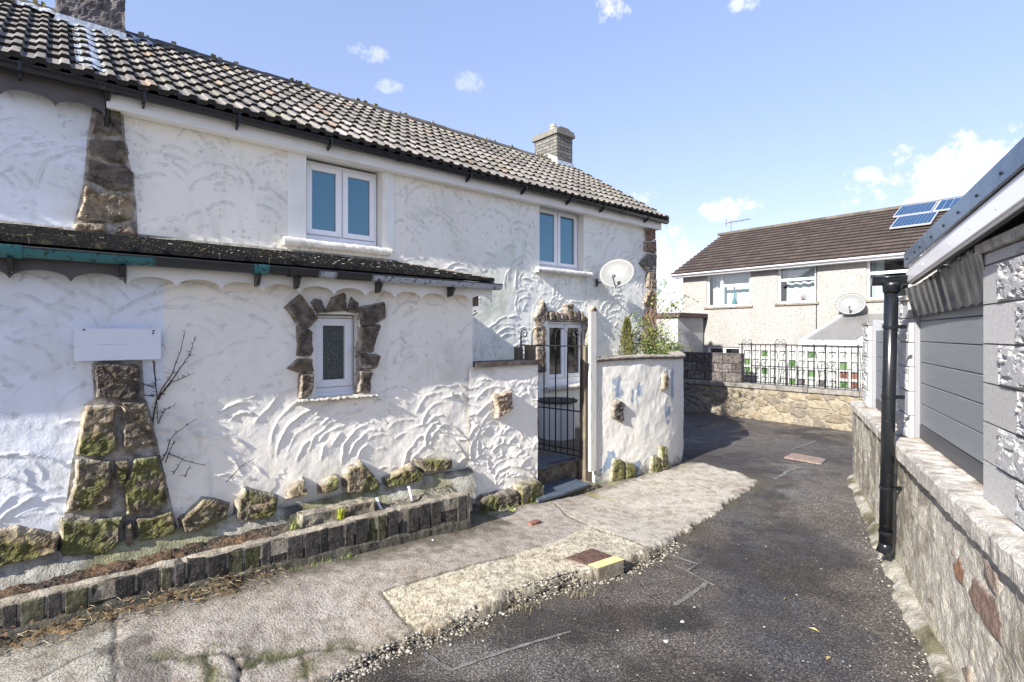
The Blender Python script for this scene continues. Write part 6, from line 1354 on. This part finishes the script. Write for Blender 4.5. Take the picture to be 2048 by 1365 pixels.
# coping in two lengths
rj = pr(1779, 0, .79)[0]
for i, (a, b_, q0_, zt5, zb5) in enumerate([(.4, rj, .785, 1.02, .90), (rj + .004, r_end + .04, .80, .99, .895)]):
    mb = MB(FR); S = np.arange(a, b_, .018); S[-1] = b_
    prf = [(1.35, zt5 + .01), (1.0, zt5 + .006), (.93, zt5 + .002), (q0_ + .02, zt5), (q0_, zt5 - .018), (q0_ + .002, zb5 + .01), (q0_ + .012, zb5), (QW + .02, zb5)]
    V = np.array([[(q + (fbm(np.array(s * 16.), np.array(j * 2.), 4, 50 + i) - .5) * (.024 if 2 < j < 7 else 0), s, z + (fbm(np.array(s * 14. + 30), np.array(j * 2.), 3, 60 + i) - .5) * (.010 if j < 7 else 0)) for j, (q, z) in enumerate(prf)] for s in S])
    f_ = fbm(V[..., 1] * 3.5, V[..., 0] * 14, 4, 70); C = np.ones(V.shape) * (.50, .485, .45)
    tw = np.zeros(V.shape[:2]); tw[:, :3] = 1; C = lerpc(C, (.70, .68, .63), tw * sm(.45, .55, f_)); C = lerpc(C, (.33, .26, .18), tw * sm(.5, .42, f_) * .9)
    mb.grid(V, None, C); mb.add(V[-1], [tuple(range(8))], (.38, .36, .33)); mb.add(V[0], [tuple(range(8))], (.38, .36, .33)); link('coping', mb, M['coping'], rwall)
# mortar fillet at the foot
mb = MB(FR); S = np.arange(.8, r_end, .02); wd_ = .015 + .08 * fbm(S * 5, S * 0, 3, 80) 
V = np.array([[(QW + .03, s, .05 + .03 * vnoise(np.array(s * 6.), np.array(1.), 4)), (QW - .03, s, .03 + .02 * vnoise(np.array(s * 9.), np.array(2.), 4)), (QW - .03 - w_ * .6, s, .02), (QW - .04 - w_, s, -.02)] for s, w_ in zip(S, wd_)])
C = lerpc(np.array([.40, .385, .33]) * np.ones(3), (.16, .15, .09), sm(.5, .62, fbm(V[..., 1] * 4, V[..., 0] * 4, 3, 81))); mb.grid(V, None, C); link('mortar_fillet', mb, M['coping'], rwall)

# split faced block pillars
def block_course(mb, q, r0, r1, z, h, split, rg, side=None):
    """one block facing the lane; r0<r1"""
    c = np.array([.50, .50, .495]) * rg.uniform(.88, 1.06)
    if split:
        xs = np.linspace(r0 + .005, r1 - .005, max(3, int((r1 - r0) / .006))); zs = np.linspace(z + .004, z + h - .004, 34); A_, B_ = np.meshgrid(xs, zs); sd = rg.randint(1000)
        e = np.minimum(np.minimum(A_ - xs[0], xs[-1] - A_), np.minimum(B_ - zs[0], zs[-1] - B_)); n1 = fbm(A_ * 14 + B_ * 12, B_ * 34, 4, sd)
        hh = sm(0, .012, e) * (.003 + .011 * sm(.38, .52, n1) + .006 * (fbm(A_ * 30, B_ * 45, 4, sd + 1) - .3)) 
        mb.grid(np.stack([q - hh, A_, B_], -1), None, np.ones(A_.shape + (3,)) * np.array([.41, .415, .42])); 
    else: mb.box((q - .002, r0 + .005, z + .004), (q + .08, r1 - .005, z + h - .004), c)
def pillar(label, r0, r1, q0, q1, z0, z1, patt, seed, group='split faced block pillars'):
    t = thing('block_pillar', label, 'pillar', rw(q0, r0, z0), ROTR, group); mb = MB(FR); rg = np.random.RandomState(seed)
    mb.box((q0 + .012, r0 + .008, z0), (q1, r1 - .008, z1), (.34, .335, .32)); z = z0; k = 0; hc = .195
    while z < z1 - .02:
        h = min(hc, z1 - z)
        for (a, b_, sp) in patt(k, r0, r1): block_course(mb, q0, a, b_, z, h, sp, rg)
        # the end faces
        mb.box((q0 + .002, r0 - .004, z + .004), (q1 - .01, r0 + .02, z + h - .004), np.array([.46, .455, .445]) * rg.uniform(.9, 1.1)); mb.box((q0 + .002, r1 - .02, z + .004), (q1 - .01, r1 + .004, z + h - .004), (.3, .3, .29))
        z += hc + .0; k += 1
    link('blocks', mb, M['block'], t); return t
QP = .92; zc = 1.02
rA = pr(1967, 0, QP)[0]
def patt_near(k, r0, r1):      # r1 is the far end
    out = []; a = r1; first = True; seqs = [[(.44, False), (.24, True), (.44, False), (.24, True), (.44, False), (.44, False)], [(.22, False), (.44, True), (.24, False), (.44, True), (.3, False), (.44, False)]][k % 2]
    for L, sp in seqs:
        b_ = max(r0, a - L); out.append((b_, a, sp)); a = b_
        if a <= r0 + .02: break
    return out
pn = pillar('large pier of smooth and split faced grey blocks nearest the camera on the right', rA - 1.9, rA, QP, QP + .4, zc, H + .40, patt_near, 3)
mb = MB(FR); mb.box((QP - .03, rA - 1.9, H + .403), (QP + .42, rA + .02, H + .455), (.5, .49, .46)); link('coping', mb, M['coping'], pn, bevel=.006)
rm1 = pr(1797, 0, QP)[0]; rm0 = pr(1817, 0, QP)[0]
pm = pillar('narrow grey split faced block pillar behind the black downpipe', rm0, rm1, QP, QP + .22, zc - .02, H + .27, lambda k, a, b_: [(a, b_ - .20 if k % 2 else b_ - .12, k % 2 == 0), (b_ - .20 if k % 2 else b_ - .12, b_, True)], 5)
mb = MB(FR); mb.box((QP - .02, rm0 - .02, H + .273), (QP + .24, rm1 + .02, H + .31), (.3, .29, .27), jit=.003); link('coping', mb, M['coping'], pm)
rf1 = pr(1727, 0, QP)[0]; rf0 = pr(1747, 0, QP)[0]; rf1 = min(rf1, r_end - .02); 
pfar = pillar('far grey split faced block pillar at the end of the low wall', rf1 - .40, rf1, QP, QP + .22, zc - .03, H + .10, lambda k, a, b_: [(a, a + .12 if k % 2 else a + .05, False), (a + .12 if k % 2 else a + .05, b_, True)], 6)
mb = MB(FR); mb.box((QP - .02, rf1 - .42, H + .103), (QP + .24, rf1 + .02, H + .125), (.3, .29, .27)); link('coping', mb, M['coping'], pfar)
# composite fence panels
def fence_panel(label, r0, r1, q, z0, z1, pitch, nb, seed):
    t = thing('fence_panel', label, 'fence panel', rw(q, r0, z0), ROTR, 'grey composite fence panels')
    mb = MB(FR); mb.box((q, r0, z0 + .002), (q + .03, r1, z0 + .11)); link('base_board', mb, M['panel_dark'], t, bevel=.004)
    z = z0 + .114
    while z < z1 - .03:
        h = min(pitch, z1 - z); mb = MB(FR); mb.box((q + .002, r0, z + .003), (q + .028, r1, z + h - .002)); link('board', mb, M['panel'], t, bevel=.004); z += pitch
    mb = MB(FR); mb.box((q - .03, r1 - .035, z0), (q + .06, r1, z1 + .12)); link('channel_post', mb, M['channel'], t, bevel=.003)
    mb = MB(FR); mb.box((q - .03, r0, z0), (q + .06, r0 + .035, z1)); link('channel_post', mb, M['channel'], t, bevel=.003); return t
QF = .985
fence_panel('grey horizontal board fence panel between the near pier and the downpipe', rA - .02, rm0 - .004, QF, zc + .005, H + .20, .162, 7, 1)
fence_panel('grey board fence panel between the two far pillars, part hidden by the downpipe', rm1 + .01, rf1 - .41, QF, zc - .03, H + .04, .162, 6, 2)
# garage roof: bargeboard, flashing, soffit
gr0, z_n = pr(2048, 276, .82)[0], H + .738; gr1 = pr(1811, 0, .82)[0]
def gz_top(r): return H + np.interp(r, [gr0 - 3, gr0, gr1], [.738 + .145 * 3 / (gr1 - gr0), .738, .593])
ga = thing('garage_roof', 'black edged roof with glossy white bargeboard above the right hand pier', 'roof', rw(.82, 2, H + .5), ROTR)
r_n = .3
def gbox(mb, q0, q1, r0, r1, t0, t1, **k):
    v = []
    for r in (r0, r1):
        zt = float(gz_top(r)); v += [(q0, r, zt + t0), (q1, r, zt + t0), (q1, r, zt + t1), (q0, r, zt + t1)]
    mb.add(v, [(0, 1, 2, 3), (7, 6, 5, 4), (0, 4, 5, 1), (1, 5, 6, 2), (2, 6, 7, 3), (3, 7, 4, 0)], **k)
mb = MB(FR); gbox(mb, .815, .83, r_n, gr1 + .03, -.105, 0.0); gbox(mb, .83, 3.6, r_n, gr1 + .03, -.012, 0.0); link('edge_flashing', mb, M['roofsheet'], ga, bevel=.004)
for u in (1814, 1829, 1840, 1862, 1887, 1916, 1953, 2002, 2060):
    r = pr(u, 0, .815)[0]; z = float(gz_top(r)) - .06; mb = MB(FR); mb.tube([(.812, r, z), (.808, r, z)], [.008, .005], 10); mb.tube([(.815, r, z), (.812, r, z)], .008, 10); link('fixing_bolt', mb, M['gutter'], ga)
mb = MB(FR); gbox(mb, .832, .85, r_n, gr1, -.235, -.1052); gbox(mb, .822, .8315, r_n, gr1 - .002, -.225, -.135); link('bargeboard', mb, M['white_gloss'], ga, bevel=.008)
for u in (1845, 1898, 1940, 1993):
    r = pr(u, 0, .822)[0]; z = float(gz_top(r)) - .18; mb = MB(FR); mb.tube([(.8215, r, z), (.819, r, z)], .007, 10); link('fixing_cap', mb, M['upvc'], ga)
mb = MB(FR); gbox(mb, .851, .872, r_n, gr1, -.235, -.225); gbox(mb, 1.001, 3.6, r_n, gr1, -.10, -.09); link('soffit', mb, M['panel_dark'], ga)
mb = MB(FR); mb.box((1.6, .3, 0), (1.7, gr1 - .3, H + .5), (.3, .3, .3)); mb.box((1.0, gr1 - .1, 1.02), (3.6, gr1 - .02, H + .48), (.3, .3, .3)); link('inner_wall', mb, M['block'], ga)
# rippled black sheet
ra, rbb = rA - .03, rm0 - .012
xs = np.linspace(ra, rbb, 90); zs = np.linspace(0, 1, 14); A_, B_ = np.meshgrid(xs, zs); zlo = H + np.interp(A_, [ra, rbb], [.165, .13]) + .006 * np.sin(A_ * 37); zhi = np.array([[float(gz_top(r)) - .23 for r in row] for row in A_[:1]]); zhi = np.repeat(zhi, 14, 0)
ph = A_ * 2 * math.pi / .17; hh = .0035 * np.sin(ph + .9 * np.sin(A_ * 7)) * (.6 + .4 * np.sin(B_ * 3.1)) + .055 * B_ + .006 * (fbm(A_ * 6, B_ * 2, 3, 5) - .5) 
mb = MB(FR); mb.grid(np.stack([QF - .035 - hh, A_, zlo + (zhi - zlo) * B_], -1)); sh = tag(link('rubber_sheet', mb, M['sheet'], smooth=True, rot=ROTR), 'rippled black sheet nailed above the grey fence boards under the roof edge', 'sheet')
for k in range(8):
    r = ra + (rbb - ra) * (k + .5) / 8
    for zz_ in (.04, .93):
        j = int(np.argmin(abs(xs - r))); i = int(zz_ * 13); z = zlo[i, j] + (zhi[i, j] - zlo[i, j]) * zz_; q = QF - .035 - hh[i, j]; mb = MB(FR); mb.tube([(q - .004, r, z), (q, r, z)], .006, 8); link('nail', mb, M['rubber'], sh)
# gutter stub and downpipe
dp = thing('downpipe', 'black plastic downpipe with gutter outlet in front of the low right hand wall', 'downpipe', rw(.735, pr(1771, 0, .74)[0], .2), ROTR)
T = np.array([2.803, 3.915, H + .36]); B = np.array([2.915, 4.136, H - 1.63])
tq, trr = FR.inv(T[0], T[1]); 
mb = MB(FR); g0, g1 = tq - .125, .84; zg = H + .415; th = np.linspace(math.pi, 2 * math.pi, 11)
for rr in (.058, .05): mb.grid(np.array([[(q, trr + rr * math.cos(t), zg + rr * math.sin(t)) for t in th] for q in (g0, g1)]))
for q in (g0, g0 + .012): mb.add([(q, trr + .06 * math.cos(t), zg + .06 * math.sin(t)) for t in th], [tuple(range(11))])
mb.tube([(g0, trr - .057, zg), (g1, trr - .057, zg)], .009, 8); mb.tube([(g0, trr + .057, zg), (g1, trr + .057, zg)], .009, 8)
mb.tube([(tq, trr, zg - .035), (tq, trr, zg - .065), (tq, trr, zg - .11)], [.068, .056, .054], 18); link('gutter_outlet', mb, M['gutter'], dp, smooth=True)
mb = MB(); mb.tube([tuple(T), tuple(T + (B - T) * .5), tuple(B)], .045, 20, local=False); pipe = link('pipe', mb, M['gutter'], dp, smooth=True)
for f in (.155, .42, .775, .955):
    c = T + (B - T) * f; d = (B - T) / np.linalg.norm(B - T); mb = MB(); mb.tube([tuple(c - d * .012), tuple(c + d * .012)], .0495, 20, local=False); link('clip', mb, M['gutter'], dp)
    if f < .9:
        o_ = np.array(rw(1, 0, 0)); mb = MB(); mb.box(tuple(c + o_ * .05 - .014), tuple(c + o_ * .09 + .014)); link('clip_bolt', mb, M['gutter'], dp)
mb = MB(); e = np.array(rw(-.3, -.2, 0)); mb.tube([tuple(B), tuple(B + np.array([0, 0, -.03])), tuple(B + e * .08 + np.array([0, 0, -.085]))], [.046, .05, .047], 18, local=False); link('shoe', mb, M['gutter'], dp, smooth=True)
